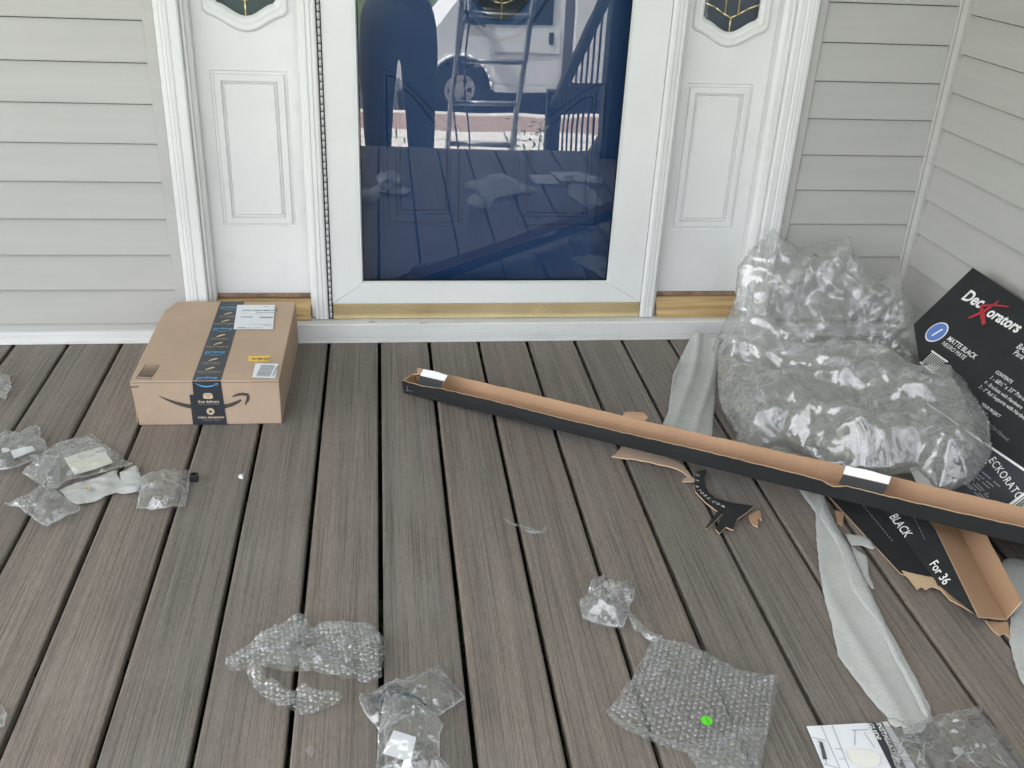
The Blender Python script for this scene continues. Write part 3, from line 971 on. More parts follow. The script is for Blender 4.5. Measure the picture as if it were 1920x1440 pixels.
# ---- inner front door (navy) seen through the storm glass
fd = empty('front_door', (0.32, 0.10, 0.06), 'navy blue panelled front door seen through the storm door glass', 'door')
def ellipse(cx, cz, rx, rz, n=40):
    return [(cx + rx * math.cos(2 * math.pi * i / n), cz + rz * math.sin(2 * math.pi * i / n)) for i in range(n)]
OX, OZ, ORX, ORZ = 0.327, 1.32, 0.155, 0.445
plate_with_holes('door_slab', -0.142, 0.060, 0.764, 1.999, [ellipse(OX, OZ, ORX, ORZ)], 0.098, 0.140, NAVY, fd)
ring_frame('oval_moulding', ellipse(OX, OZ, ORX + 0.040, ORZ + 0.050), ellipse(OX, OZ, ORX - 0.004, ORZ - 0.004), 0.088, 0.099, NAVY, fd)
pydata('oval_pane', [(x, 0.110, z) for x, z in ellipse(OX, OZ, ORX, ORZ)], [tuple(range(40))], LEADGLASS, fd)
bm = bmesh.new()
for e in (ellipse(OX, OZ, ORX - 0.03, ORZ - 0.045), ellipse(OX, OZ, 0.05, 0.16)):
    for a, b_ in zip(e, e[1:] + e[:1]): add_tube(bm, (a[0], 0.107, a[1]), (b_[0], 0.107, b_[1]), 0.003, 6)
add_tube(bm, (OX, 0.107, OZ - ORZ), (OX, 0.107, OZ - 0.16), 0.003, 6)
add_tube(bm, (OX, 0.107, OZ + ORZ), (OX, 0.107, OZ + 0.16), 0.003, 6)
bm_obj('brass_came', bm, BRASS, fd)
def ogee_panel(x0, x1, z0, z_lo, z_hi, high_left):
    """panel with a swept top: z_hi on one side running down to z_lo on the other"""
    pts = [(x0, z0), (x1, z0)]
    N = 14
    for i in range(N + 1):
        t = i / N
        s = t * t * (3 - 2 * t)
        z = (z_lo + (z_hi - z_lo) * s) if high_left else (z_hi + (z_lo - z_hi) * s)
        pts.append((x1 + (x0 - x1) * t, z))
    cx = sum(p[0] for p in pts) / len(pts); cz = (z0 + z_hi) / 2
    def inset(k):
        return [(x + (cx - x) * k / max(abs(cx - x0), 0.02), z + (cz - z) * k / max(abs(cz - z0), 0.02)) for x, z in pts]
    rings = [(0, 0.0), (0.005, 0.004), (0.010, 0.004), (0.016, -0.004), (0.038, -0.004), (0.041, 0.002), (0.046, 0.002), (0.052, -0.0035)]
    vs, fs = [], []
    n = len(pts)
    for k, dy in rings:
        for x, z in inset(k): vs.append((x, 0.0972 + dy, z))
    for k in range(len(rings) - 1):
        for i in range(n):
            j = (i + 1) % n
            fs.append((k * n + i, k * n + j, (k + 1) * n + j, (k + 1) * n + i))
    fs.append(tuple((len(rings) - 1) * n + i for i in range(n)))
    return pydata('raised_panel', vs, fs, NAVY, fd)
ogee_panel(0.005, 0.235, 0.305, 0.60, 0.745, True)
ogee_panel(0.378, 0.640, 0.300, 0.60, 0.735, False)
ogee_panel(0.008, 0.150, 0.86, 0.80, 0.90, True) if False else None

# ---- storm door
sd = empty('storm_door', (0.31, 0, 0.06), 'white full-view storm door with a large reflecting glass pane and brass foot strip', 'storm door')
XL, XR, GL, GR = -0.1435, 0.7640, -0.054, 0.657
ZB, ZG, ZT, ZGT = 0.1045, 0.1720, 1.995, 1.90
def stile(name, quad, mat):
    """mitred frame member: outline in x-z; bevel towards the glass"""
    bm = bmesh.new()
    a = [bm.verts.new((x, 0.0, z)) for x, z in quad]; b_ = [bm.verts.new((x, 0.030, z)) for x, z in quad]
    n = len(quad)
    bm.faces.new(a); bm.faces.new(b_[::-1])
    for i in range(n): bm.faces.new((a[i], b_[i], b_[(i + 1) % n], a[(i + 1) % n]))
    bmesh.ops.recalc_face_normals(bm, faces=bm.faces)
    bmesh.ops.bevel(bm, geom=list(bm.edges), offset=0.0012, segments=2, affect='EDGES')
    return bm_obj(name, bm, mat, sd)
e = 0.0003
gi = 0.008
stile('stile', [(XL, ZB + e), (GL - gi - e, ZG - gi + e), (GL - gi, ZGT), (XL, ZT)], WHITE)
stile('stile', [(XR, ZB + e), (XR, ZT), (GR + gi, ZGT), (GR + gi + e, ZG - gi + e)], WHITE)
stile('bottom_rail', [(XL + e * 2, ZB), (XR - e * 2, ZB), (GR + gi, ZG - gi), (GL - gi, ZG - gi)], WHITE)
stile('top_rail', [(XL + e, ZT), (GL - gi, ZGT + e), (GR + gi, ZGT + e), (XR - e, ZT)], WHITE)
vs, fs = [], []
for ins, y in ((-gi - 0.0006, 0.0012), (-gi * 0.5, 0.0005), (-0.0015, 0.006), (0.0, 0.012)):
    vs += [(GL + ins, y, ZGT - ins), (GL + ins, y, ZG + ins), (GR - ins, y, ZG + ins), (GR - ins, y, ZGT - ins)]
for k in range(3):
    for i in range(4):
        fs.append((k * 4 + i, k * 4 + (i + 1) % 4, (k + 1) * 4 + (i + 1) % 4, (k + 1) * 4 + i))
pydata('glazing_bead', vs, fs, WHITE, sd)
bm = bmesh.new(); add_box(bm, (GL - 0.004, 0.0100, ZG - 0.004), (GR + 0.004, 0.0140, ZGT + 0.004)); bm_obj('glass_pane', bm, GLASS, sd)
bm = bmesh.new()
for lo, hi in (((GL + 0.0002, 0.0085, ZG + 0.0002), (GR - 0.0002, 0.0098, ZG + 0.0035)), ((GL + 0.0002, 0.0085, ZG + 0.0036), (GL + 0.0025, 0.0098, ZGT - 0.001)), ((GR - 0.0025, 0.0085, ZG + 0.0036), (GR - 0.0002, 0.0098, ZGT - 0.001))):
    add_box(bm, lo, hi)
bm_obj('gasket', bm, DARKGAP, sd)
prism('brass_foot_strip', [(0.028, 0.0585), (-0.0015, 0.0585), (-0.0022, 0.060), (-0.0022, 0.1030), (-0.0012, 0.1040), (0.028, 0.1040)], 'x', XL + 0.001, XR - 0.001, BRASS, sd)
bm = bmesh.new()
z = 0.064
while z < 1.98:
    add_tube(bm, (-0.1492, -0.0035, z), (-0.1492, -0.0035, z + 0.0165), 0.0036, 8)
    z += 0.0190
bm_obj('piano_hinge', bm, plain('hinge_steel', (0.50, 0.51, 0.51), 0.5, 0.1), sd)
box('hinge_gap', (-0.1553, -0.0012, 0.060), (-0.1437, 0.025, 1.99), DARKGAP, sd)
box('latch_gap', (0.7642, 0.004, 0.060), (0.7653, 0.03, 1.99), DARKGAP, sd)

# ================================================================== THINGS ON THE DECK
# ---- parcel
bx = empty('parcel_box', (-0.424, -0.28, 0.0), 'brown cardboard delivery box with dark printed tape, standing by the door', 'box')
BW, BD, BH, BHB = 0.347, 0.456, 0.1200, 0.1345
BO = Matrix.Translation((-0.5975, -0.503, 0.0008)) @ Matrix.Rotation(R(-1.1), 4, 'Z')
def box_body():
    bm = bmesh.new()
    nx, ny, nz = 8, 8, 3
    idx = {}
    def pt(i, j, k):
        key = (i, j, k)
        if key not in idx:
            x, y = BW * i / nx, BD * j / ny
            z = (BH + (BHB - BH) * j / ny) * k / nz
            sx = (i / nx - 0.5) * 2; sy = (j / ny - 0.5) * 2
            taper = 1.0 - 0.028 * (1 - k / nz) * (1 if i in (0,) else 0)
            # the crushed far left corner
            if k == nz and i == 0 and j == ny: x += 0.020; z -= 0.004
            if k == nz and i == 0 and j == ny - 1: x += 0.004; z += 0.001
            # front left foot stands in a little, sides bow out slightly
            if i == 0: x += 0.008 * (1 - k / nz) * (1 - j / ny)
            if 0 < k < nz and i in (0, nx): x += 0.002 * (1 if i else -1) * math.sin(math.pi * j / ny)
            if 0 < k < nz and j == 0 : y -= 0.0
            idx[key] = bm.verts.new((x, y, z))
        return idx[key]
    def quad(a, b, c, d): bm.faces.new((pt(*a), pt(*b), pt(*c), pt(*d)))
    for i in range(nx):
        for j in range(ny):
            quad((i, j, 0), (i, j + 1, 0), (i + 1, j + 1, 0), (i + 1, j, 0)); quad((i, j, nz), (i + 1, j, nz), (i + 1, j + 1, nz), (i, j + 1, nz))
    for k in range(nz):
        for i in range(nx):
            quad((i, 0, k), (i + 1, 0, k), (i + 1, 0, k + 1), (i, 0, k + 1)); quad((i, ny, k), (i, ny, k + 1), (i + 1, ny, k + 1), (i + 1, ny, k))
        for j in range(ny):
            quad((0, j, k), (0, j, k + 1), (0, j + 1, k + 1), (0, j + 1, k)); quad((nx, j, k), (nx, j + 1, k), (nx, j + 1, k + 1), (nx, j, k + 1))
    bmesh.ops.recalc_face_normals(bm, faces=bm.faces)
    sharp = [e for e in bm.edges if len(e.link_faces) == 2 and e.calc_face_angle() > 0.9]
    bmesh.ops.bevel(bm, geom=sharp, offset=0.0028, segments=2, affect='EDGES', profile=0.6)
    bm.transform(BO)
    return bm_obj('carton_body', bm, CARD, bx)
box_body()
TOP = BO @ frame((0, 0, BH), (1, 0, 0), (0, BD, BHB - BH))
FRONT = BO @ frame((0, 0, 0), (1, 0, 0), (0, 0, 1))
LT = math.hypot(BD, BHB - BH)
def mixp(a, b, t): return (a[0] + (b[0] - a[0]) * t, a[1] + (b[1] - a[1]) * t)
flat('tape', [[(0.1445, 0.001), (0.2105, 0.001), (0.2065, LT - 0.003), (0.1415, LT - 0.003)]], TOP, TAPE, bx, 0.0009)
flat('tape', [[(0.1345, 0.0835), (0.1345, 0.0005), (0.19, 0.0005), (0.19, 0.0835)]], FRONT, TAPE, bx, 0.0008)
flat('tape', [[(0.1445, BH - 0.0005), (0.1425, 0.0005), (0.2155, 0.0005), (0.2105, BH - 0.0005)]], FRONT, TAPE, bx, 0.0013)
# the seam of the two lid flaps pressing through the tape, and the edge creases
flat('flap_seam', [[(0.1735, 0.0), (0.1750, 0.0), (0.1745, LT), (0.1730, LT)]], TOP, PRINT, bx, 0.0005)
flat('crease', stroke([(0.002, BH - 0.0042), (0.15, BH - 0.0046), (BW - 0.002, BH - 0.0040)], [0.0012, 0.0010, 0.0013]), FRONT, PRINT, bx, 0.0004)
flat('crease', stroke([(0.004, 0.002), (0.0065, 0.06), (0.002, BH - 0.004)], [0.001, 0.0012, 0.001]), FRONT, CARD_EDGE, bx, 0.0004)
flat('pen_mark', stroke([(0.001, 0.1045), (0.020, 0.1060)], [0.0030, 0.0028]), FRONT, PRINT, bx, 0.0005)
# front print: the long smile with its arrow head
sm = [(0.064, 0.0800), (0.080, 0.0705), (0.100, 0.0610), (0.120, 0.0540), (0.140, 0.0495), (0.160, 0.0475), (0.185, 0.0470), (0.210, 0.0490), (0.230, 0.0545), (0.246, 0.0620), (0.2545, 0.0680)]
flat('smile_print', stroke(sm, [0.002, 0.0052, 0.0082, 0.0105, 0.0120, 0.0125, 0.0125, 0.0118, 0.0102, 0.0080, 0.0045]), FRONT, PRINT, bx, 0.0003)
flat('smile_print', stroke([(0.2345, 0.0765), (0.247, 0.0820), (0.260, 0.0835), (0.2705, 0.0815), (0.2715, 0.0745), (0.2690, 0.0655), (0.2625, 0.0545)], [0.0035, 0.0065, 0.0080, 0.0090, 0.0085, 0.0070, 0.0030]), FRONT, PRINT, bx, 0.0003)
# tape print on the front
L2 = 0.0021
flat('box_icon', [[(0.166, 0.083), (0.177, 0.0815), (0.177, 0.0715), (0.1665, 0.0735)], [(0.178, 0.0815), (0.189, 0.083), (0.1885, 0.0735), (0.178, 0.0715)], [(0.166, 0.0842), (0.1705, 0.0878), (0.1848, 0.0878), (0.189, 0.0842), (0.1775, 0.0828)]], FRONT, PRINT_TAN, bx, L2)
def ftext(s, x, z, size, mat=PRINT_TAN, bold=0.0, shear=0.0): text(s, size, FRONT @ Matrix.Translation((x, z, L2)), mat, bx, bold=bold, shear=shear, align='CENTER')
ftext('free delivery', 0.1778, 0.0615, 0.0098, bold=0.00018)
ftext('fast, free & convenient', 0.1778, 0.0565, 0.0050, PRINT_GREY)
flat('play_icon', [disc(0.1795, 0.0375, 0.0093)], FRONT, PRINT_TAN, bx, L2)
flat('play_icon', [[(0.1768, 0.0425), (0.1768, 0.0325), (0.1850, 0.0375)]], FRONT, TAPE, bx, L2 + 0.0006)
ftext('video streaming', 0.1790, 0.0185, 0.0098, bold=0.00018)
ftext('movies and tv shows', 0.1790, 0.0125, 0.0050, PRINT_GREY)
ftext('prime', 0.1755, BH - 0.0062, 0.0, PRINT_CYAN) if False else None
flat('tape_smile', stroke([(0.1515, BH - 0.0055), (0.162, BH - 0.0120), (0.176, BH - 0.0150), (0.190, BH - 0.0130), (0.2005, BH - 0.0085)], [0.001, 0.0030, 0.0036, 0.0030, 0.0012]), FRONT, PRINT_CYAN, bx, L2)
flat('tape_smile', stroke([(0.1955, BH - 0.0070), (0.2030, BH - 0.0066), (0.2015, BH - 0.0135)], [0.0012, 0.0022, 0.0010]), FRONT, PRINT_CYAN, bx, L2)
# tape print on the lid, repeating away from the reader
def ttext(s, x, y, size, mat, bold=0.0, shear=0.0): text(s, size, TOP @ Matrix.Translation((x, y, 0.0017)), mat, bx, bold=bold, shear=shear, align='CENTER')
v = 0.006
for k in range(4):
    xs = 0.1765 - 0.0016 * k
    if v < LT - 0.02:
        ttext('prime', xs, v, 0.0205, PRINT_CYAN, 0.0003, 0.12)
        if k:
            flat('tape_smile', stroke([(xs - 0.022, v - 0.004), (xs - 0.006, v - 0.010), (xs + 0.008, v - 0.010), (xs + 0.023, v - 0.004)], [0.001, 0.0026, 0.0026, 0.001]), TOP, PRINT_CYAN, bx, 0.0017)
    for j, (s1, s2) in enumerate((('deals & shopping', 'shop smart save more'), ('free reading', 'books and magazines'))):
        y = v + 0.034 + j * 0.046
        if y > LT - 0.03: break
        ttext(s1, xs - 0.0005 - 0.0005 * j, y, 0.0082, PRINT_TAN)
        ttext(s2, xs - 0.0005, y - 0.0062, 0.0042, PRINT_GREY)
        flat('tape_icon', stroke([(xs - 0.010, y + 0.012), (xs - 0.004, y + 0.017), (xs + 0.004, y + 0.023), (xs + 0.010, y + 0.026)], [0.003, 0.006, 0.0075, 0.004]), TOP, PRINT_TAN, bx, 0.0017)
    v += 0.134
# stickers on the lid
def on_top(px): return [TOP.inverted() @ Vector(p) for p in px]
def sticker(name, pts, mat, lift):
    q = on_top(pts)
    fl = flat(name, [[(p.x, p.y) for p in q]], TOP, mat, bx, lift)
    o_, r_, u_ = Vector((q[3].x, q[3].y, 0)), Vector((q[2].x - q[3].x, q[2].y - q[3].y, 0)), Vector((q[0].x - q[3].x, q[0].y - q[3].y, 0))
    return TOP @ frame(o_, r_, u_), r_.length, u_.length
m, w, h = sticker('shipping_label', [(-0.399, -0.0784, 0.1343), (-0.2965, -0.0798, 0.1343), (-0.2887, -0.2346, 0.1293), (-0.3904, -0.2325, 0.1294)], LABEL, 0.0022)
def lab(s, x, y, size, mat=DARKINK, bold=0.0): text(s, size, m @ Matrix.Translation((x * w, y * h, 0.0027)), mat, bx, bold=bold)
lab('DTW1 CMH4 8802 0217', 0.06, 0.74, 0.0092, DARKINK, 0.00025)
lab('CYCLE', 0.08, 0.46, 0.0105, DARKINK, 0.0002)
flat('label_print', [rect(w * 0.44, h * 0.645, w * 0.95, h * 0.672), rect(w * 0.42, h * 0.585, w * 0.58, h * 0.592), rect(w * 0.58, h * 0.44, w * 0.92, h * 0.50), rect(w * 0.10, h * 0.04, w * 0.30, h * 0.075), rect(w * 0.34, h * 0.045, w * 0.46, h * 0.06), rect(w * 0.52, h * 0.045, w * 0.72, h * 0.06), rect(w * 0.36, h * 0.19, w * 0.92, h * 0.20), rect(w * 0.72, h * 0.15, w * 0.93, h * 0.165), rect(w * 0.06, h * 0.64, w * 0.30, h * 0.648), rect(w * 0.60, h * 0.90, w * 0.75, h * 0.915), rect(w * 0.84, h * 0.90, w * 0.98, h * 0.915)], m, PRINT_GREY, bx, 0.0027)['kind'] = 'stuff'
m, w, h = sticker('yellow_sticker', [(-0.3367, -0.3851, 0.1245), (-0.2833, -0.3837, 0.1246), (-0.2805, -0.4152, 0.1236), (-0.3325, -0.4123, 0.1237)], YELLOW, 0.0012)
lab('4x72', 0.10, 0.28, 0.0125, DARKINK, 0.0002)
flat('label_print', [rect(w * 0.42, h * 0.42, w * 0.66, h * 0.58)] + [rect(w * (0.70 + 0.05 * i), h * (0.18 + 0.2 * j), w * (0.735 + 0.05 * i), h * (0.34 + 0.2 * j)) for i in range(5) for j in range(3) if (i * 7 + j * 5) % 3], m, DARKINK, bx, 0.0019)['kind'] = 'stuff'
m, w, h = sticker('barcode_label', [(-0.3146, -0.4227, 0.1234), (-0.2587, -0.4271, 0.1232), (-0.26, -0.5022, 0.1208), (-0.3146, -0.4951, 0.121)], LABEL, 0.0012)
bars = []
yy = 0.10
rr = random.Random(3)
while yy < 0.88:
    t_ = rr.choice((0.025, 0.04, 0.065)); bars.append(rect(w * 0.13, h * yy, w * 0.74, h * min(0.9, yy + t_))); yy += t_ + rr.choice((0.02, 0.035))
bars.append(rect(w * 0.83, h * 0.15, w * 0.89, h * 0.85))
flat('barcode', bars, m, PRINT_GREY, bx, 0.0018)
q = on_top([(-0.5841, -0.4205, 0.1234), (-0.5462, -0.4216, 0.1234), (-0.55, -0.4942, 0.1211), (-0.5849, -0.4905, 0.1212)])
o_, r_, u_ = Vector((q[3].x, q[3].y, 0)), Vector((q[2].x - q[3].x, q[2].y - q[3].y, 0)), Vector((q[0].x - q[3].x, q[0].y - q[3].y, 0))
m = TOP @ frame(o_, r_, u_); w, h = r_.length, u_.length
bars = [rect(0, 0, w, 0.0016), rect(0, h - 0.0016, w, h), rect(0, 0.0016, 0.0016, h - 0.0016), rect(w - 0.0016, 0.0016, w, h - 0.0016)]
yy = 0.14
while yy < 0.9:
    t_ = rr.choice((0.02, 0.035, 0.055)); bars.append(rect(0.0016, h * yy, w - 0.0016, h * (yy + t_))); yy += t_ + rr.choice((0.025, 0.05))
flat('barcode', bars, m, PRINT, bx, 0.0006)

# ---- long open carton channel
chn = empty('carton_channel', (0.0508, -0.3581, 0), 'long open channel of carton, black outside and brown inside, lying across the deck', 'carton strip')
CA, CB = Vector((0.0508, -0.36, 0.001)), Vector((1.2438, -1.2285, 0.1))
cd = (CB - CA); cdl = Vector((cd.x, cd.y, 0)).length
cdir = cd.normalized(); cback = Vector((-cd.y, cd.x, 0)).normalized(); cup = cdir.cross(cback).normalized()
if cup.z < 0: cup = -cup
def ch(s, t, z): return CA + cdir * s + cback * t + cup * z
CWID, CHT, CLEN = 0.060, 0.040, 1.53
rows = []
rr = random.Random(21)
N = 120
for i in range(N + 1):
    s = CLEN * i / N
    lean = 0.006 * math.sin(s * 4.0)
    jf = rr.uniform(-0.0009, 0.0009) + (0.0 if s > 0.12 else -0.004 * math.sin(s / 0.12 * math.pi)) + 0.0015 * math.sin(s * 9)
    jb = rr.uniform(-0.0009, 0.0009) + 0.002 * math.sin(s * 6 + 1)
    if 1.085 < s < 1.13: jf -= 0.008 * math.sin((s - 1.085) / 0.045 * math.pi)
    rows.append([ch(s, -0.004 + lean * 0.2, CHT + jf), ch(s, -0.002, CHT * 0.5), ch(s, 0.0, 0.0022), ch(s, CWID * 0.5, 0.0018), ch(s, CWID, 0.0022), ch(s, CWID + 0.003, CHT * 0.5), ch(s, CWID + 0.008 + lean * 0.4, CHT + 0.004 + jb)])
solid_card('channel', rows, 0.0030, (CARD_IN, INK_BLACK, CARD_EDGE), chn)
solid_card('end_flap', [[ch(0.0005, t, z) for t in (0.003, CWID * 0.5, CWID - 0.003)] for z in (0.004, 0.02, CHT - 0.003)], 0.0028, (INK_BLACK, CARD_IN, CARD_EDGE), chn)
solid_card('end_flap', [[ch(0.010 + 0.022 * k, CWID * 0.5 + 0.010 * j + 0.006, CHT + 0.001 + 0.007 * k - 0.006 * j) for k in (0, 0.5, 1)] for j in (0, 1, 2)], 0.0024, (CARD_IN, CARD, CARD_EDGE), chn)
def saddle(s0, s1, tilt):
    """folded-over tab riding on the channel: black face, white top"""
    solid_card('fold_tab', [[ch(s0 - 0.004, 0.000, CHT - 0.004), ch(s0, 0.004, CHT + 0.008), ch(s0 + 0.002, 0.009, CHT + 0.0165)],
                           [ch((s0 + s1) / 2, 0.000, CHT - 0.004), ch((s0 + s1) / 2 + 0.002, 0.004, CHT + 0.008), ch((s0 + s1) / 2 + 0.003, 0.009, CHT + 0.0165)],
                           [ch(s1 - 0.006, 0.000, CHT - 0.004), ch(s1, 0.004, CHT + 0.008), ch(s1 + 0.001, 0.009, CHT + 0.0155)]], 0.0022, (INK_BLACK, CARD_IN, CARD_EDGE), chn)
    n = 5
    solid_card('tab_top', [[ch(s0 + (s1 - s0) * k / n + 0.002, 0.0092, CHT + 0.0180), ch(s0 + (s1 - s0) * k / n + 0.003, 0.024 + (0.003 if k in (2, 3) else 0), CHT + 0.0300 - tilt * k)] for k in range(n + 1)], 0.0018, (PRINT_WHITE, PRINT_WHITE, PRINT_WHITE), chn)
saddle(0.048, 0.122, 0.0004)
saddle((Vector((0.9493, -1.0179, 0.135)) - CA).dot(cdir), (Vector((1.0328, -1.059, 0.135)) - CA).dot(cdir), 0.0003)
solid_card('side_flap', [[ch(0.593, CWID + 0.012, CHT + 0.001), ch(0.590, CWID + 0.022, CHT + 0.004), ch(0.600, CWID + 0.034, CHT + 0.004)], [ch(0.650, CWID + 0.012, CHT + 0.001), ch(0.652, CWID + 0.024, CHT + 0.006), ch(0.636, CWID + 0.036, CHT + 0.008)]], 0.0026, (CARD_IN, INK_BLACK, CARD_EDGE), chn)
flat('print_line', stroke([(0.018, 0.012), (0.018, 0.028)], [0.001, 0.001]) + stroke([(0.012, 0.014), (0.034, 0.016)], [0.0008, 0.0008]), frame(ch(0, -0.0068, 0), cdir, cup), PRINT_GREY, chn)

# ---- torn card scraps in front of the channel
Z4 = Matrix.Identity(4)
tc = card_poly('torn_card_strip', [(0.535, -0.708), (0.5427, -0.7041), (0.5659, -0.6724), (0.5854, -0.6689), (0.6045, -0.6875), (0.6302, -0.7061), (0.6563, -0.731), (0.6797, -0.7554), (0.6921, -0.7768), (0.6974, -0.8217), (0.7028, -0.8299), (0.6984, -0.8415), (0.6693, -0.842), (0.6758, -0.8305), (0.6883, -0.822), (0.6814, -0.7988), (0.6657, -0.7817), (0.6341, -0.7636), (0.6169, -0.7502), (0.5767, -0.7271), (0.5454, -0.7128)], Matrix.Translation((0, 0, 0.003)), 0.0035, (CARD, CARD_IN, CARD_EDGE), None, 0.010, 0.0008, 3, lambda x, y: 0.004 + 0.006 * math.sin(x * 18 + 2))
tag(tc, 'thin torn strip of brown card in front of the long channel', 'card scrap')
rr = random.Random(5)
sc_ = empty('torn_carton_scrap', (0.7355, -0.9228, 0), 'curved black carton scrap with white lettering, torn open at one end', 'card scrap')
SCB = lambda x, y: 0.010 + 0.004 * math.sin(x * 25)
card_poly('scrap_card', [(0.7211, -0.7909), (0.7431, -0.7859), (0.7422, -0.8002), (0.729, -0.8238), (0.7216, -0.8511), (0.7206, -0.882), (0.7309, -0.9053), (0.7602, -0.9293), (0.8036, -0.9482), (0.7734, -0.9735), (0.7511, -0.9892), (0.7308, -1.0251), (0.7187, -1.0124), (0.6981, -1.0333), (0.6946, -1.0178), (0.7286, -0.9638), (0.7188, -0.9711), (0.6753, -1.0167), (0.6753, -1.0098), (0.7183, -0.9525), (0.7029, -0.9187), (0.6926, -0.8728), (0.6967, -0.8498), (0.7053, -0.8185)], Z4, 0.0030, (INK_BLACK, CARD_IN, CARD_EDGE), sc_, 0.008, 0.0004, 4, SCB)
card_poly('torn_flap', [(0.785, -0.9674), (0.8019, -0.9557), (0.817, -0.9512), (0.8097, -0.9855), (0.8061, -0.9818), (0.8036, -0.9756), (0.7915, -1.011), (0.7834, -1.0026), (0.7826, -0.9868)], Z4, 0.0030, (CARD_IN, CARD, CARD_EDGE), sc_, 0.008, 0.0004, 5, lambda x, y: 0.003)
spots = [(0.7133, -0.8069), (0.7056, -0.8285), (0.6988, -0.8538), (0.6986, -0.8705), (0.7019, -0.8821), (0.7062, -0.8934), (0.7101, -0.9042), (0.7136, -0.9118), (0.718, -0.9203), (0.7251, -0.9295), (0.7332, -0.9406), (0.7408, -0.949)]
for i, chx in enumerate('ORATORS.COM'):
    a, b_ = Vector(spots[i]), Vector(spots[i + 1])
    a0 = Vector(spots[max(0, i - 1)])
    d_ = (b_ - a0).normalized(); 
    text(chx, 0.0115, frame((a.x + 0.000, a.y, SCB(a.x, a.y) + 0.0036), (d_.x, d_.y, 0), (-d_.y, d_.x, 0)), PRINT_WHITE, sc_, bold=0.00012, shear=0.1, align='CENTER')

# ---- torn carton trough at the right
tt = empty('torn_carton_trough', (1.1057, -1.1561, 0), 'torn black carton with brown inside, lettering BLACK on its side, under the channel', 'torn carton')
P0f, P0n = Vector((0.9992, -0.9166, 0.003)), Vector((1.0316, -1.1865, 0.003))
P1f, P1n = Vector((1.0936, -0.958, 0.006)), Vector((1.0851, -1.2432, 0.012))
P2f, P2n = Vector((1.1488, -1.0631, 0.046)), Vector((1.0823, -1.3701, 0.044))
P3f, P3n = Vector((1.2325, -1.0399, 0.008)), Vector((1.1683, -1.3394, 0.006))
P4f, P4n = Vector((1.2562, -1.0804, 0.04)), Vector((1.1868, -1.3393, 0.05))
def along(a, b_, t, j=0.0):
    p = a + (b_ - a) * t
    return p + Vector((0, 0, j))
rr = random.Random(9)
ts = [-0.55 + 1.55 * i / 30 for i in range(31)]
def drop(t): return 1.0 if t > 0.12 else max(0.5, 1 - (0.12 - t) * 1.5)
rows_o, rows_i = [], []
for i, t in enumerate(ts):
    torn = 0.010 * rr.uniform(-1, 1) if i == 30 else 0
    k = drop(t)
    def pp(a, b_, zz=True):
        p = along(a, b_, t + torn * 3)
        if zz: p.z = max(0.0032, p.z * k)
        return p
    a0, a1, a2, a3, a4 = pp(P0f, P0n), pp(P1f, P1n), pp(P2f, P2n), pp(P3f, P3n), pp(P4f, P4n)
    w0 = 0.003 * math.sin(t * 9)
    rows_o.append([a0, a0.lerp(a1, 0.5), a1, a1.lerp(a2, 0.5) + Vector((0, 0, w0)), a2])
    rows_i.append([a2 + Vector((0.0015, 0.0005, -0.0005)), a2.lerp(a3, 0.5), a3, a3.lerp(a4, 0.5), a4 + Vector((0, 0, rr.uniform(-0.0008, 0.0008)))])
solid_card('outer_panel', rows_o, 0.0030, (INK_BLACK, CARD_IN, CARD_EDGE), tt)
solid_card('inner_panel', rows_i, 0.0030, (CARD_IN, INK_BLACK, CARD_EDGE), tt)
tn = [(1.0324, -1.1844), (1.0589, -1.1998), (1.0832, -1.2082), (1.0981, -1.2292), (1.1086, -1.2659), (1.117, -1.3044), (1.1195, -1.3306), (1.097, -1.2968), (1.084, -1.2802), (1.0814, -1.2479), (1.0712, -1.2374), (1.0521, -1.2459), (1.0473, -1.2358), (1.0337, -1.2447), (1.0336, -1.2183)]
card_poly('torn_edge', tn, Matrix.Translation((0, 0, 0.0085)), 0.0022, (CARD_EDGE, CARD_IN, CARD_EDGE), tt, 0.006, 0.0012, 8, lambda x, y: 0.002)
card_poly('loose_flap', [(1.129, -1.3321), (1.1507, -1.3397), (1.1704, -1.3395), (1.1499, -1.3839), (1.1461, -1.3691), (1.1324, -1.374), (1.1284, -1.359)], Matrix.Translation((0, 0, 0.002)), 0.003, (CARD_IN, CARD, CARD_EDGE), tt, 0.01, 0.0006, 2)
card_poly('loose_flap', [(0.9891, -0.9562), (1.0054, -0.9675), (0.9803, -1.0164), (0.9743, -1.0022)], Matrix.Translation((0, 0, 0.001)), 0.003, (CARD_IN, CARD, CARD_EDGE), tt, 0.01, 0.0004, 2)
def on_outer(t, b_):
    a1, a2 = along(P1f, P1n, t), along(P2f, P2n, t)
    return a1.lerp(a2, b_)
for s, t0, b0, size in (('BLACK', 0.13, 0.06, 0.026), ('For 36', 0.66, 0.30, 0.026)):
    p, r_, u_ = on_outer(t0, b0), on_outer(t0 + 0.4, b0 + 0.02) - on_outer(t0, b0), on_outer(t0, b0 + 0.4) - on_outer(t0, b0)
    nrm = r_.cross(u_).normalized()
    text(s, size, frame(p + nrm * 0.0060, r_, u_), PRINT_WHITE, tt, bold=0.0003, shear=0.12)
def dashes(a, b_, n, lift, w=0.0011):
    fr = frame(a, b_ - a, Vector((0, 0, 1)).cross(b_ - a)); L = (b_ - a).length
    flat('perforation', [rect(L * i / n, -w / 2, L * (i + 0.55) / n, w / 2) for i in range(n)], fr, PRINT_WHITE, tt, lift)
dashes(along(P0f, P0n, 0.02).lerp(along(P1f, P1n, 0.02), 0.62), along(P0f, P0n, 0.52).lerp(along(P1f, P1n, 0.52), 0.62), 14, 0.0032)
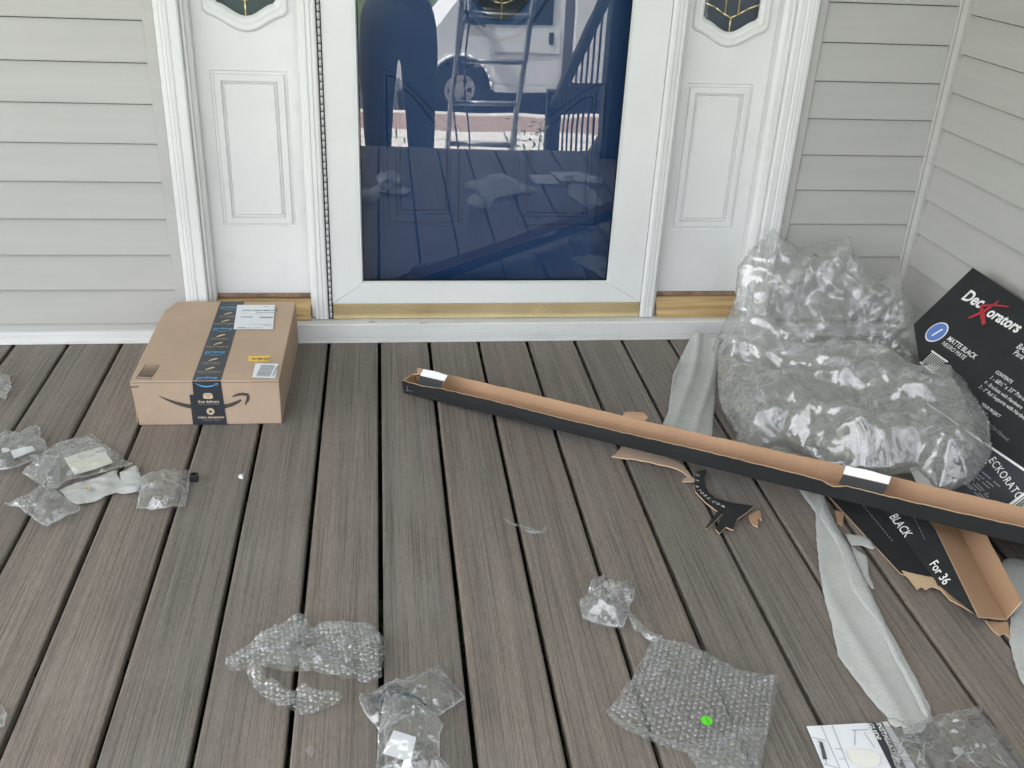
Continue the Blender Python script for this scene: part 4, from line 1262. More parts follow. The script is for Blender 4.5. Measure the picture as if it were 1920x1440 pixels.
p_, q_ = on_outer(0.05, 0.62), on_outer(0.34, 0.56)
dashes(p_ + Vector((0, 0, 0.004)), q_ + Vector((0, 0, 0.004)), 9, 0.0022, 0.0008)

# white paper tab showing behind the channel
ps = card_poly('paper_tab', [(1.2021, -0.8629), (1.2202, -0.8575), (1.2548, -0.8551), (1.2534, -0.8759), (1.255, -0.8863), (1.2467, -0.9142), (1.2382, -0.9396), (1.216, -0.9424), (1.1922, -0.9438), (1.1927, -0.9114)], Z4, 0.0016, (PRINT_WHITE, PRINT_WHITE, PRINT_WHITE), None, 0.02, 0.0, 1, lambda x, y: 0.048 + 0.05 * (y + 0.83))
tag(ps, 'blank white card tab poking up behind the long channel', 'card scrap')

# ---- big printed carton leaning on the side wall
bc = empty('railing_carton', (1.3, -1.0, 0.0), 'large black printed carton leaning on the side wall, white brand lettering with red cross', 'carton')
KF = frame((1.2012, 0, 0.004), (0, -1, 0), (0.685, 0, 0.729))
card_poly('carton_face', [(0.402, 0.491), (0.427, 0.285), (0.68, 0.17), (0.94, 0.050), (1.00, 0.030), (1.09, 0.066), (1.20, 0.105), (1.60, 0.135), (1.60, 0.491)], KF, 0.006, (INK_BLACK, CARD_IN, CARD_EDGE), bc, 0.06, 0.0, 1)
card_poly('carton_back', [(0.415, 0.480), (0.44, 0.300), (1.0, 0.05), (1.20, 0.12), (1.59, 0.15), (1.59, 0.480)], KF @ Matrix.Translation((0, 0, -0.016)), 0.005, (CARD_IN, INK_BLACK, CARD_EDGE), bc, 0.06, 0.0, 1)
def kp(pts): 
    r_ = []
    for p in pts:
        q_ = KF.inverted() @ Vector(p); r_.append((q_.x, q_.y))
    return r_
K1 = 0.0068
flat('slate_band', [[(0.945, 0.0495), (1.00, 0.032), (1.09, 0.0675), (1.20, 0.1065), (1.598, 0.1365), (1.598, 0.276), (1.06, 0.2045), (0.915, 0.187), (0.70, 0.163)]], KF, INK_NAVY, bc, K1)
flat('white_rule', stroke([(0.70, 0.164), (0.915, 0.1885), (1.06, 0.2060), (1.598, 0.2775)], [0.004, 0.0045, 0.0050, 0.006]), KF, PRINT_WHITE, bc, K1 + 0.0006)
def ktext(s, start, size, mat=PRINT_WHITE, bold=0.0, rot=0.0, lift=K1, space=1.0, shear=0.0):
    x, y = kp([start])[0]
    return text(s, size, KF @ Matrix.Translation((x, y, lift)) @ Matrix.Rotation(rot, 4, 'Z'), mat, bc, bold=bold, space=space, shear=shear)
def kfit(s, a, b_, mat=PRINT_WHITE, bold=0.0, lift=K1, shear=0.0, space=1.0, squash=1.0):
    """one printed line: starts at a, ends at b_ (points on the card), size follows from the length"""
    (x0, y0), (x1, y1) = kp([a])[0], kp([b_])[0]
    o = text(s, 1.0, Matrix.Identity(4), mat, bc, bold=bold, shear=shear, space=space)
    w_ = max(v_.co.x for v_ in o.data.vertices)
    L = math.hypot(x1 - x0, y1 - y0)
    o.data.transform(KF @ Matrix.Translation((x0, y0, lift)) @ Matrix.Rotation(math.atan2(y1 - y0, x1 - x0), 4, 'Z') @ Matrix.Diagonal((L / w_, L / w_ * squash, 1, 1)))
    return o
KA = [(1.4823, -0.4739, 0.2992), (1.4861, -0.5864, 0.3033), (1.4136, -0.514, 0.2262), (1.4149, -0.5622, 0.2275), (1.4025, -0.5623, 0.2143), (1.4222, -0.7655, 0.2353), (1.4101, -0.7673, 0.2224), (1.3991, -0.7688, 0.2107), (1.3881, -0.7703, 0.199), (1.3711, -0.82, 0.1809), (1.355, -0.8785, 0.1637), (1.3179, -0.9459, 0.1243), (1.4725, -0.7517, 0.2888), (1.4612, -0.7607, 0.2767)]
KT = [(1.4837, -0.4705, 0.3007), (1.4888, -0.5461, 0.3061), (1.4858, -0.5823, 0.303), (1.4917, -0.704, 0.3092), (1.4143, -0.5609, 0.2269), (1.4183, -0.6831, 0.2311), (1.4031, -0.5607, 0.215), (1.4067, -0.6605, 0.2188), (1.4228, -0.7641, 0.2359), (1.425, -0.8255, 0.2383), (1.4101, -0.7673, 0.2224), (1.4189, -0.9197, 0.2317), (1.3997, -0.7674, 0.2113), (1.4053, -0.9076, 0.2173), (1.3887, -0.7689, 0.1996), (1.3972, -0.9493, 0.2086), (1.3717, -0.8186, 0.1815), (1.3748, -0.8872, 0.1848), (1.3562, -0.8735, 0.165), (1.3576, -0.9586, 0.1665), (1.3183, -0.9688, 0.1247), (1.3042, -1.1344, 0.1097), (1.4731, -0.7415, 0.2895), (1.4741, -0.7782, 0.2906), (1.4623, -0.7517, 0.2779), (1.4648, -0.8023, 0.2806)]
kfit('Dec', KT[0], KT[1], bold=0.028)
kfit('orators', KT[2], KT[3], bold=0.028)
KX = kp([(1.5175, -0.5747, 0.3367), (1.4902, -0.5699, 0.3077), (1.4652, -0.5517, 0.2811), (1.4945, -0.5433, 0.3122), (1.4832, -0.5759, 0.3002), (1.4722, -0.6078, 0.2885), (1.4932, -0.5436, 0.3109), (1.5073, -0.5757, 0.3258), (1.5191, -0.6156, 0.3384)])
flat('red_cross', stroke(KX[0:3], [0.004, 0.011, 0.006]) + stroke(KX[3:6], [0.005, 0.012, 0.010]) + stroke(KX[6:9], [0.008, 0.006, 0.003]), KF, PRINT_RED, bc, K1 + 0.0008)
cx_, cy_ = kp([KA[2]])[0]
flat('round_badge', [disc(cx_, cy_, 0.0315)], KF, PRINT_WHITE, bc, K1)
flat('round_badge', [disc(cx_, cy_, 0.0280)], KF, PRINT_BLUE, bc, K1 + 0.0006)
text('1', 0.040, KF @ Matrix.Translation((cx_, cy_ - 0.0135, K1 + 0.0012)), PRINT_WHITE, bc, bold=0.0009, shear=0.25, align='CENTER')
kfit('MATTE BLACK', KT[4], KT[5], bold=0.008)
kfit('NEGRO MATE', KT[6], KT[7])
KR = kp([(1.3844, -0.5622, 0.195), (1.3874, -0.6269, 0.1982), (1.3586, -0.6268, 0.1676), (1.3573, -0.5672, 0.1663)])
ic = []
for i in range(9):
    t = (i + 0.5) / 9
    a_, b_ = mixp(KR[0], KR[1], t), mixp(KR[3], KR[2], t)
    ic += stroke([a_, b_], [0.0022, 0.0022])
ic += stroke([mixp(KR[0], KR[1], -0.06), mixp(KR[0], KR[1], 1.06)], [0.004, 0.004]) + stroke([mixp(KR[3], KR[2], -0.06), mixp(KR[3], KR[2], 1.06)], [0.004, 0.004])
flat('railing_icon', ic, KF, PRINT_WHITE, bc, K1)
kfit('CONTENTS', KT[8], KT[9], bold=0.01)
kfit('1 - 68½" x 33" Pre-assem', KT[10], KT[11])
kfit('4 - Brackets with Hardware', KT[12], KT[13])
kfit('2 - 3" Rail Supports with Hardware', KT[14], KT[15])
kfit('YOUR PROJECT', KT[16], KT[17], bold=0.01)
kfit('Post Caps (Optional)', KT[18], KT[19], PRINT_GREY)
kfit('BAL', KT[22], KT[23])
kfit('Para B', KT[24], KT[25])
kfit('ECKORATORS', KT[20], KT[21], lift=K1 + 0.0007, space=1.12, bold=0.004)
FP = kp([(1.3002, -0.9768, 0.1054), (1.3033, -1.0498, 0.1088), (1.2931, -0.9797, 0.0978), (1.297, -1.0391, 0.102), (1.2887, -0.9809, 0.0932), (1.2916, -1.0426, 0.0963), (1.2821, -0.9783, 0.0861), (1.2842, -1.0466, 0.0884), (1.2782, -0.9782, 0.082), (1.281, -1.0537, 0.085), (1.2733, -0.9784, 0.0768), (1.2767, -1.0507, 0.0804), (1.2704, -0.9736, 0.0738), (1.2735, -1.0536, 0.077)])
fine = []
for i in range(0, len(FP), 2):
    a_, b_ = FP[i], FP[i + 1]
    n = 9
    for k in range(n):
        if (k * 7 + i) % 5: fine += stroke([mixp(a_, b_, k / n), mixp(a_, b_, (k + 0.85) / n)], [0.0026, 0.0026])
flat('fine_print', fine, KF, PRINT_GREY, bc, K1 + 0.0007)
bx0, by0 = kp([(1.297, -1.0996, 0.102)])[0]
flat('barcode_patch', [rect(bx0, by0 - 0.01, bx0 + 0.10, by0 + 0.045)], KF, PRINT_WHITE, bc, K1 + 0.0008)
flat('barcode', [rect(bx0 + 0.008 + 0.006 * i, by0, bx0 + 0.008 + 0.006 * i + (0.0045 if i % 3 else 0.0025), by0 + 0.038) for i in range(14)], KF, DARKINK, bc, K1 + 0.0014)

# ---- foam wrap
def foam(name, poly, label, seed, amp=0.010, base=0.003, extra=None, step=0.010, parent=None, cat='foam wrap', freq=5):
    o = sheet(name, poly, FOAM, parent, step, 0.0010, seed, freq, amp, 3, base, 0.6, extra, True, 0.0, 0.0016)
    if label: tag(o, label, cat, 'strips of foam wrap')
    return o
fl = foam('foam_strip', [(0.9387, -0.8621), (0.9825, -0.8999), (0.9644, -1.0077), (0.9644, -1.0852), (0.9538, -1.1608), (0.9423, -1.2446), (0.9287, -1.3372), (0.923, -1.392), (0.9176, -1.444), (0.9075, -1.5402), (0.8997, -1.5589), (0.8739, -1.5826), (0.8381, -1.5867), (0.8434, -1.5686), (0.8246, -1.553), (0.815, -1.5086), (0.8088, -1.4623), (0.803, -1.4029), (0.8245, -1.324), (0.8436, -1.2381), (0.8676, -1.1589), (0.9206, -1.0131), (0.9401, -0.9656)], 'long narrow strip of white foam wrap on the deck, reaching the paper leaflet', 31, 0.004, extra=lambda X, Y: 0.0045 * np.abs(np.sin((X * 0.994 - Y * 0.105) * 46 + 0.6 * np.sin(Y * 9))) ** 6)
# folded-over rim along its right side and a turned-up foot
sheet('folded_edge', [(0.9657, -0.9427), (0.9549, -1.0241), (0.9548, -1.1009), (0.9444, -1.1758), (0.933, -1.2588), (0.9196, -1.3504), (0.9139, -1.4047), (0.9085, -1.4561), (0.8979, -1.5514), (0.8877, -1.5649), (0.8852, -1.5552), (0.8945, -1.4683), (0.8994, -1.4175), (0.9101, -1.3439), (0.9074, -1.2951), (0.9031, -1.2373), (0.9294, -1.1214), (0.9371, -1.0544), (0.9381, -0.9829)], FOAM, fl, 0.009, 0.0008, 33, 6, 0.003, 3, 0.0095, 0.8, None, True, 0, 0.0016)
sheet('turned_foot', [(0.8158, -1.566), (0.8295, -1.5671), (0.8384, -1.5794), (0.8554, -1.59), (0.8762, -1.5824), (0.861, -1.5973), (0.828, -1.6001), (0.8333, -1.5836), (0.8207, -1.585), (0.815, -1.5776)], FOAM, fl, 0.006, 0.0008, 34, 16, 0.008, 3, 0.0125, 0.7, None, True, 0, 0.0016)
foam('foam_scrap', [(0.973, -1.0459), (1.012, -1.056), (1.0175, -1.0755), (1.0165, -1.098), (1.0092, -1.1035), (0.9921, -1.089), (0.9696, -1.0861), (0.9701, -1.0688)], 'small square corner of foam wrap beside the long foam strip', 35, 0.006, step=0.006)
foam('foam_scrap', [(0.9682, -1.0848), (0.9792, -1.1078), (0.9864, -1.1229), (0.974, -1.1579), (0.9633, -1.185), (0.9559, -1.225), (0.9507, -1.2247), (0.9496, -1.1978), (0.9562, -1.1532)], 'thin ragged sliver of foam wrap under the long foam strip', 36, 0.004, 0.0022, step=0.006)
foam('foam_sheet', [(0.8919, -0.1176), (0.9213, -0.0689), (0.9263, -0.0833), (0.9827, -0.12), (0.9426, -0.2398), (0.8573, -0.4869), (0.792, -0.6687), (0.7288, -0.6514), (0.669, -0.6292), (0.7064, -0.5449), (0.728, -0.5035), (0.7971, -0.2985), (0.8452, -0.1977)], 'wide piece of white foam wrap between the doorsill and the long channel', 37, 0.004, 0.004, lambda X, Y: 0.030 * np.clip((Y + 0.22) / 0.12, 0, 1) + 0.008 * np.abs(np.sin((X * 0.94 - Y * 0.35) * 58 + 0.8 * np.sin(Y * 7))) ** 5, freq=7, step=0.007)
foam('foam_sheet', [(1.249, -1.1723), (1.273, -1.1559), (1.2934, -1.1499), (1.3402, -1.1726), (1.2522, -1.378), (1.0619, -1.6655), (1.0891, -1.5655), (1.1057, -1.4788), (1.1371, -1.3989), (1.214, -1.2799)], 'piece of foam wrap at the right edge of the deck beside the torn carton', 38, 0.008)
foam('foam_sheet', [(0.8958, -0.7181), (0.9476, -0.6917), (0.9771, -0.7037), (0.9873, -0.7354), (0.9887, -0.781), (0.9678, -0.771), (0.9409, -0.7546), (0.9141, -0.737)], 'end of foam wrap showing behind the channel under the clear bag', 39, 0.014, 0.004)
foam('foam_strip', [(-0.6962, -0.7887), (-0.6506, -0.7569), (-0.6174, -0.7316), (-0.5931, -0.7135), (-0.5858, -0.7414), (-0.5756, -0.7608), (-0.5852, -0.7261), (-0.5706, -0.7119), (-0.5562, -0.6986), (-0.5406, -0.7328), (-0.5293, -0.7605), (-0.5295, -0.7871), (-0.5308, -0.8079), (-0.5554, -0.8092), (-0.5755, -0.8055), (-0.5963, -0.8223), (-0.614, -0.839), (-0.6436, -0.8498), (-0.6659, -0.8361), (-0.6816, -0.8075)], 'short crumpled strip of foam wrap among the small bags at left', 40, 0.010, 0.003, freq=14, step=0.006)

# ---- bubble wrap
NB = 10
def bubble_wrap(name, poly, label, seed, amp=0.012, pitch=0.0112, freq=9, fold=None):
    root = sheet(name, poly, BUBBLE, None, 0.0055, 0.0018, seed, freq, amp, 4, 0.002, 0.55)
    tag(root, label, 'bubble wrap', 'pieces of bubble wrap')
    A = np.array(poly)
    g = []
    ys = np.arange(A[:, 1].min(), A[:, 1].max(), pitch * 0.87)
    rr = np.random.RandomState(seed)
    an = rr.rand() * 1.0
    c0 = A.mean(0); ext = np.abs(A - c0).max() * 1.5
    for j, v_ in enumerate(np.arange(-ext, ext, pitch * 0.87)):
        for u_ in np.arange(-ext, ext, pitch):
            uu = u_ + (pitch / 2 if j % 2 else 0)
            g.append((c0[0] + uu * math.cos(an) - v_ * math.sin(an), c0[1] + uu * math.sin(an) + v_ * math.cos(an)))
    g = np.array(g) + rr.uniform(-0.0006, 0.0006, (len(g), 2))
    ins, d = inside_dist(g, poly)
    g = g[ins & (d > pitch * 0.35)]; d = d[ins & (d > pitch * 0.35)]
    H = lambda X, Y, D: 0.002 + crumple(X, Y, seed, freq, amp, 4) * (0.55 + 0.45 * np.clip(D / 0.03, 0, 1))
    Zc = H(g[:, 0], g[:, 1], d); e_ = 0.002
    gx = (H(g[:, 0] + e_, g[:, 1], d) - Zc) / e_; gy = (H(g[:, 0], g[:, 1] + e_, d) - Zc) / e_
    vs, fs = [], []
    for (x, y), z, sx, sy in zip(g, Zc, gx, gy):
        sx, sy = max(-1.2, min(1.2, sx)), max(-1.2, min(1.2, sy))
        n_ = Vector((-sx, -sy, 1)).normalized()
        q_ = n_.to_track_quat('Z', 'Y')
        sq = rr.uniform(0.35, 1.0); tw = rr.uniform(0, 1)
        base_i = len(vs)
        rings = ((0.0049, -0.0003), (0.0046, 0.0026 * sq), (0.0034, 0.0040 * sq))
        for r_, h_ in rings:
            for k in range(NB):
                a_ = 2 * math.pi * (k + tw) / NB
                vs.append(Vector((x, y, z)) + q_ @ Vector((r_ * math.cos(a_), r_ * math.sin(a_), h_)))
        vs.append(Vector((x, y, z)) + q_ @ Vector((rr.uniform(-.001, .001), rr.uniform(-.001, .001), 0.0039 * sq - 0.001 * rr.rand())))
        for a_ in range(2):
            for k in range(NB):
                fs.append((base_i + a_ * NB + k, base_i + a_ * NB + (k + 1) % NB, base_i + a_ * NB + NB + (k + 1) % NB, base_i + a_ * NB + NB + k))
        for k in range(NB): fs.append((base_i + 2 * NB + k, base_i + 2 * NB + (k + 1) % NB, base_i + 3 * NB))
    o = pydata('bubbles', vs, fs, BUBBLE, root, True)
    o['kind'] = 'stuff'
    return root
bw1 = bubble_wrap('bubble_wrap', [(-0.2745, -1.3571), (-0.2746, -1.3379), (-0.2561, -1.3214), (-0.2112, -1.2786), (-0.1858, -1.2517), (-0.1665, -1.2354), (-0.151, -1.2365), (-0.1309, -1.2729), (-0.116, -1.2643), (-0.0724, -1.2647), (-0.031, -1.2683), (-0.0207, -1.2864), (-0.0042, -1.3158), (-0.0057, -1.3521), (-0.0121, -1.4039), (-0.0277, -1.4162), (-0.0445, -1.4199), (-0.0542, -1.4092), (-0.0756, -1.4126), (-0.0954, -1.396), (-0.1171, -1.3927), (-0.1324, -1.3762), (-0.1567, -1.3727), (-0.18, -1.3812), (-0.1933, -1.3665), (-0.205, -1.3691), (-0.2024, -1.3964), (-0.1881, -1.3975), (-0.1722, -1.4185), (-0.153, -1.4249), (-0.1421, -1.4126), (-0.12, -1.4274), (-0.101, -1.4304), (-0.0845, -1.4333), (-0.0735, -1.4455), (-0.0813, -1.4577), (-0.1129, -1.4741), (-0.1377, -1.4799), (-0.1591, -1.4674), (-0.1957, -1.4426), (-0.222, -1.4115), (-0.2332, -1.384), (-0.2387, -1.3666), (-0.2615, -1.3752)], 'torn bubble wrap with a curved tail, lying left of the middle', 51, 0.022, 0.0098, 11)
sheet('tape_end', [(-0.0877, -1.3226), (-0.0703, -1.3202), (-0.0687, -1.3349), (-0.0759, -1.3417), (-0.064, -1.378), (-0.0661, -1.3899), (-0.0715, -1.3669), (-0.0821, -1.3412)], FILM_MILK, bw1, 0.006, 0.0006, 52, 20, 0.006, 3, 0.028)
sheet('second_layer', [(-0.2171, -1.3315), (-0.1719, -1.2869), (-0.1505, -1.2693), (-0.131, -1.301), (-0.1444, -1.3259), (-0.1048, -1.3287), (-0.0691, -1.3671), (-0.0562, -1.4026), (-0.0921, -1.3999), (-0.1261, -1.3872), (-0.1737, -1.3871), (-0.2084, -1.3709)], BUBBLE, bw1, 0.006, 0.0015, 53, 14, 0.024, 4, 0.008)
bw2 = bubble_wrap('bubble_wrap', [(0.3539, -1.511), (0.383, -1.4756), (0.4173, -1.4321), (0.4418, -1.3926), (0.4655, -1.3585), (0.4855, -1.3415), (0.5185, -1.355), (0.537, -1.3636), (0.5532, -1.3793), (0.5876, -1.4103), (0.612, -1.4295), (0.6465, -1.4407), (0.672, -1.4477), (0.6708, -1.4578), (0.633, -1.5327), (0.5957, -1.5956), (0.5654, -1.6545), (0.5441, -1.6896), (0.476, -1.6683), (0.4729, -1.6415), (0.4654, -1.6051), (0.4352, -1.5899), (0.4115, -1.5751), (0.3627, -1.536)], 'square sheet of bubble wrap with a green round sticker', 55, 0.014, 0.0112, 7)
sheet('folded_hem', [(0.3528, -1.5148), (0.3647, -1.5249), (0.4144, -1.5617), (0.4469, -1.5788), (0.4753, -1.5926), (0.5266, -1.5764), (0.5773, -1.5656), (0.6086, -1.5711), (0.5938, -1.5992), (0.5636, -1.6578), (0.5424, -1.6928), (0.4744, -1.6716), (0.4713, -1.6449), (0.4639, -1.6086), (0.4338, -1.5935), (0.4101, -1.5788), (0.3615, -1.5397)], BUBBLE, bw2, 0.0055, 0.0015, 56, 20, 0.018, 4, 0.008)
# bubbles on the folded hem come from the same sheet seen twice
gs = Vector((0.5091, -1.5556, 0.026))
flat('green_sticker', [disc(0, 0, 0.0095)], frame(gs, (1, 0, 0), (0, 1, 0.05)), GREEN, bw2, 0.0)
text('E2 HC', 0.0052, frame(gs + Vector((-0.0015, 0.0062, 0.0006)), (0.1, -1, 0), (1, 0.1, 0)), DARKINK, bw2)

# ---- small clear bags
def small_bag(name, poly, label, seed, mat=FILM, **kw):
    o = bag(name, poly, mat, None, seed, **kw)
    return tag(o, label, 'plastic bag', 'small clear packing bags')
def insert(parent, poly, mat, z, seed, name='paper_insert', step=0.015, amp=0.002):
    return sheet(name, poly, mat, parent, step, 0.0002, seed, 6, amp, 2, z, 0.8)
small_bag('plastic_bag', [(-1.0454, -0.2327), (-0.9914, -0.2376), (-0.9656, -0.2446), (-0.9397, -0.3114), (-0.9415, -0.3346), (-0.9344, -0.3775), (-0.9516, -0.3628), (-0.9959, -0.3807)], 'crinkled clear bag at the left edge, highest on the deck', 61, FILM_MILK, pillow=0.016)
b_ = small_bag('plastic_bag', [(-0.9627, -0.551), (-0.8936, -0.5467), (-0.8508, -0.5437), (-0.8242, -0.5121), (-0.8095, -0.5254), (-0.7973, -0.5683), (-0.7824, -0.5836), (-0.7681, -0.6178), (-0.769, -0.6435), (-0.7947, -0.6811), (-0.825, -0.7106), (-0.908, -0.7107)], 'clear bag with a small white label, leftmost of the cluster', 62, FILM)
insert(b_, [(-0.8461, -0.6255), (-0.8045, -0.6062), (-0.7912, -0.6281), (-0.8272, -0.661)], PAPER, 0.010, 1)
insert(b_, [(-0.8682, -0.6174), (-0.8627, -0.6129), (-0.8526, -0.6158), (-0.8461, -0.6255), (-0.8513, -0.6345), (-0.8606, -0.6341)], PAPER, 0.010, 2, 'round_tag', 0.006)
b_ = small_bag('plastic_bag', [(-0.7924, -0.7188), (-0.7822, -0.6772), (-0.7685, -0.6249), (-0.7273, -0.591), (-0.6854, -0.5586), (-0.6696, -0.5741), (-0.6282, -0.6245), (-0.5831, -0.6802), (-0.5622, -0.6972), (-0.5966, -0.7134), (-0.6385, -0.7376), (-0.6738, -0.753), (-0.6913, -0.7627), (-0.6984, -0.7854), (-0.7255, -0.7861), (-0.7615, -0.7484)], 'clear bag holding a folded white paper, in the cluster at left', 63, FILM, pillow=0.014)
insert(b_, [(-0.7173, -0.6697), (-0.6807, -0.6413), (-0.6457, -0.6217), (-0.6211, -0.6674), (-0.606, -0.6933), (-0.6406, -0.7206), (-0.6761, -0.7407), (-0.6955, -0.709)], plain('cream_paper', (0.70, 0.70, 0.62), 0.6, var=0.03), 0.0125, 3)
sheet('bag_corner', [(-0.7838, -0.7318), (-0.7627, -0.6407), (-0.7353, -0.6652), (-0.7125, -0.7202), (-0.6939, -0.777), (-0.6966, -0.7956), (-0.7196, -0.7985), (-0.7565, -0.7611)], FILM_MILK, b_, 0.007, 0.0006, 64, 14, 0.010, 3, 0.010)
small_bag('plastic_bag', [(-0.532, -0.7496), (-0.5255, -0.7368), (-0.5033, -0.7336), (-0.4786, -0.7304), (-0.4349, -0.7304), (-0.4244, -0.8022), (-0.4204, -0.8737), (-0.4705, -0.8787), (-0.5189, -0.874), (-0.5226, -0.8238), (-0.5346, -0.7921)], 'clear square bag lying right beside the small black bracket', 65, FILM, amp=0.010)
small_bag('plastic_bag', [(-0.7929, -0.841), (-0.7526, -0.8233), (-0.7372, -0.7834), (-0.7005, -0.7977), (-0.6687, -0.836), (-0.6316, -0.8677), (-0.6313, -0.8774), (-0.6573, -0.8989), (-0.6807, -0.9348), (-0.688, -0.9307), (-0.7623, -0.8545)], 'clear pointed bag nearest the viewer in the cluster at left', 66, FILM, amp=0.013)
small_bag('plastic_bag', [(-0.6491, -1.4199), (-0.612, -1.4228), (-0.5976, -1.443), (-0.5962, -1.4652), (-0.6316, -1.4721)], 'clear bag end at the left edge near the bottom', 67, FILM_MILK)
b_ = small_bag('plastic_bag', [(0.3598, -1.2355), (0.3755, -1.2243), (0.3834, -1.2041), (0.3947, -1.1815), (0.4163, -1.185), (0.436, -1.197), (0.4612, -1.1965), (0.473, -1.2058), (0.463, -1.2425), (0.4535, -1.2541), (0.441, -1.285), (0.4251, -1.3204), (0.3861, -1.3062), (0.3546, -1.2926)], 'small crumpled clear bag above the square bubble wrap', 68, FILM_MILK, amp=0.020, freq=24, pillow=0.012)
small_bag('plastic_twist', [(0.4373, -1.2546), (0.4475, -1.2573), (0.4536, -1.2776), (0.4592, -1.2995), (0.4681, -1.3173), (0.4778, -1.3312), (0.4923, -1.3464), (0.4765, -1.3571), (0.4597, -1.3411), (0.4473, -1.3159), (0.4416, -1.2835)], 'twisted clear film between the crumpled bag and the square bubble wrap', 69, FILM_MILK, step=0.004, amp=0.014, freq=30)
b_ = small_bag('plastic_bag', [(-0.0484, -1.4475), (-0.0466, -1.4358), (-0.0318, -1.4396), (-0.009, -1.4228), (0.0129, -1.4074), (0.0239, -1.4073), (0.056, -1.3952), (0.0872, -1.3829), (0.1036, -1.4123), (0.126, -1.4627), (0.0824, -1.4942), (0.0591, -1.4844), (0.0324, -1.4929), (0.0061, -1.5081), (-0.0134, -1.5202), (-0.0263, -1.4987), (-0.0407, -1.4767)], 'clear bag with a dark plastic part inside, bottom centre', 70, FILM, amp=0.008)
insert(b_, [(-0.0316, -1.4546), (-0.009, -1.4362), (0.0128, -1.4192), (0.026, -1.437), (0.0469, -1.457), (0.0636, -1.4727), (0.0563, -1.4881), (0.0329, -1.4775), (0.004, -1.4663), (-0.0119, -1.4864)], plain('dark_blue_plastic', (0.035, 0.048, 0.058), 0.35), 0.011, 5, 'plastic_part', 0.012, 0.005)
b_ = small_bag('plastic_bag', [(-0.0037, -1.4442), (0.0042, -1.4594), (0.0227, -1.4644), (0.0459, -1.484), (0.0713, -1.5035), (0.0869, -1.5287), (0.0792, -1.5498), (0.0762, -1.5915), (0.0883, -1.608), (0.0902, -1.6355), (-0.0196, -1.6264), (-0.0184, -1.5775), (-0.0171, -1.5372), (-0.0133, -1.5242), (-0.0092, -1.4815)], 'clear bag with a white label inside, cut by the bottom edge', 71, FILM, amp=0.016, pillow=0.020, base=0.012)
insert(b_, [(0.0071, -1.5392), (0.042, -1.5568), (0.0318, -1.6043), (-0.0096, -1.5854)], PAPER, 0.0285, 6)
insert(b_, [(0.0221, -1.5974), (0.0318, -1.6043), (0.0363, -1.617), (0.0169, -1.6154)], PAPER, 0.0285, 7, 'paper_corner')
for pts, lb, sd_ in (([(0.2471, -0.9492), (0.2698, -0.9688), (0.2965, -0.9824), (0.3229, -0.9958), (0.336, -0.9847), (0.3308, -1.0022), (0.3103, -1.0098), (0.2929, -1.0088), (0.2851, -0.9877), (0.2557, -0.9679)], 'thin sliver of clear film alone in the middle of the deck', 72),
                     ([(-0.1303, -1.5462), (-0.1251, -1.5382), (-0.1194, -1.5375), (-0.1121, -1.5519), (-0.1181, -1.5608), (-0.1265, -1.5559)], 'tiny curl of clear film near the bottom edge', 73)):
    o = sheet('film_scrap', pts, FILM_MILK, None, 0.004, 0.0006, sd_, 30, 0.010, 3, 0.003)
    tag(o, lb, 'film scrap')

# leaflet in its bag, bottom right
lf = empty('leaflet', (0.7603, -1.6058, 0), 'printed white leaflet with a black band at the bottom right', 'leaflet')
LZ = 0.006
LP = [(0.6797, -1.5609), (0.7853, -1.5624), (0.8206, -1.5614), (0.8215, -1.7264), (0.6708, -1.7137)]
sheet('paper_sheet', LP, PAPER, lf, 0.02, 0, 75, 4, 0.003, 2, LZ - 0.002)
flat('black_band', [[(0.7844, -1.5653), (0.8088, -1.5654), (0.8003, -1.7225), (0.7769, -1.7205)]], Matrix.Translation((0, 0, 0.0085)), INK_NAVY, lf)
LB = [(0.7925, -1.5654), (0.799, -1.5797)]
bandp = [(0.7966, -1.5675), (0.7933, -1.6649)]
fr_ = frame((bandp[0][0], bandp[0][1], 0.0095), (bandp[1][0] - bandp[0][0], bandp[1][1] - bandp[0][1], 0), (-(bandp[1][1] - bandp[0][1]), bandp[1][0] - bandp[0][0], 0))
text('INSTALLATION', 0.0120, fr_, PRINT_WHITE, lf, bold=0.0002)
text('GUIDE', 0.0120, fr_ @ Matrix.Translation((0, -0.014, 0)), PRINT_WHITE, lf, bold=0.0002)
flat('line_drawing', [p for a_, b_ in ((0, 1), (2, 3), (4, 5), (6, 7), (8, 9), (10, 11), (12, 13), (14, 15), (16, 17), (18, 19)) for p in stroke([([(0.7028, -1.5646), (0.6975, -1.6511), (0.7218, -1.5649), (0.7123, -1.6523), (0.6775, -1.5873), (0.6976, -1.5962), (0.6852, -1.5928), (0.6803, -1.6419), (0.6747, -1.6415), (0.6957, -1.651), (0.7492, -1.5783), (0.777, -1.5792), (0.755, -1.5787), (0.7413, -1.6094), (0.7684, -1.5847), (0.7716, -1.6166), (0.7059, -1.6137), (0.7168, -1.6157), (0.7032, -1.6334), (0.7121, -1.6353)])[a_], ([(0.7028, -1.5646), (0.6975, -1.6511), (0.7218, -1.5649), (0.7123, -1.6523), (0.6775, -1.5873), (0.6976, -1.5962), (0.6852, -1.5928), (0.6803, -1.6419), (0.6747, -1.6415), (0.6957, -1.651), (0.7492, -1.5783), (0.777, -1.5792), (0.755, -1.5787), (0.7413, -1.6094), (0.7684, -1.5847), (0.7716, -1.6166), (0.7059, -1.6137), (0.7168, -1.6157), (0.7032, -1.6334), (0.7121, -1.6353)])[b_]], [0.0012, 0.0012])], Matrix.Translation((0, 0, 0.0088)), PRINT_GREY, lf)
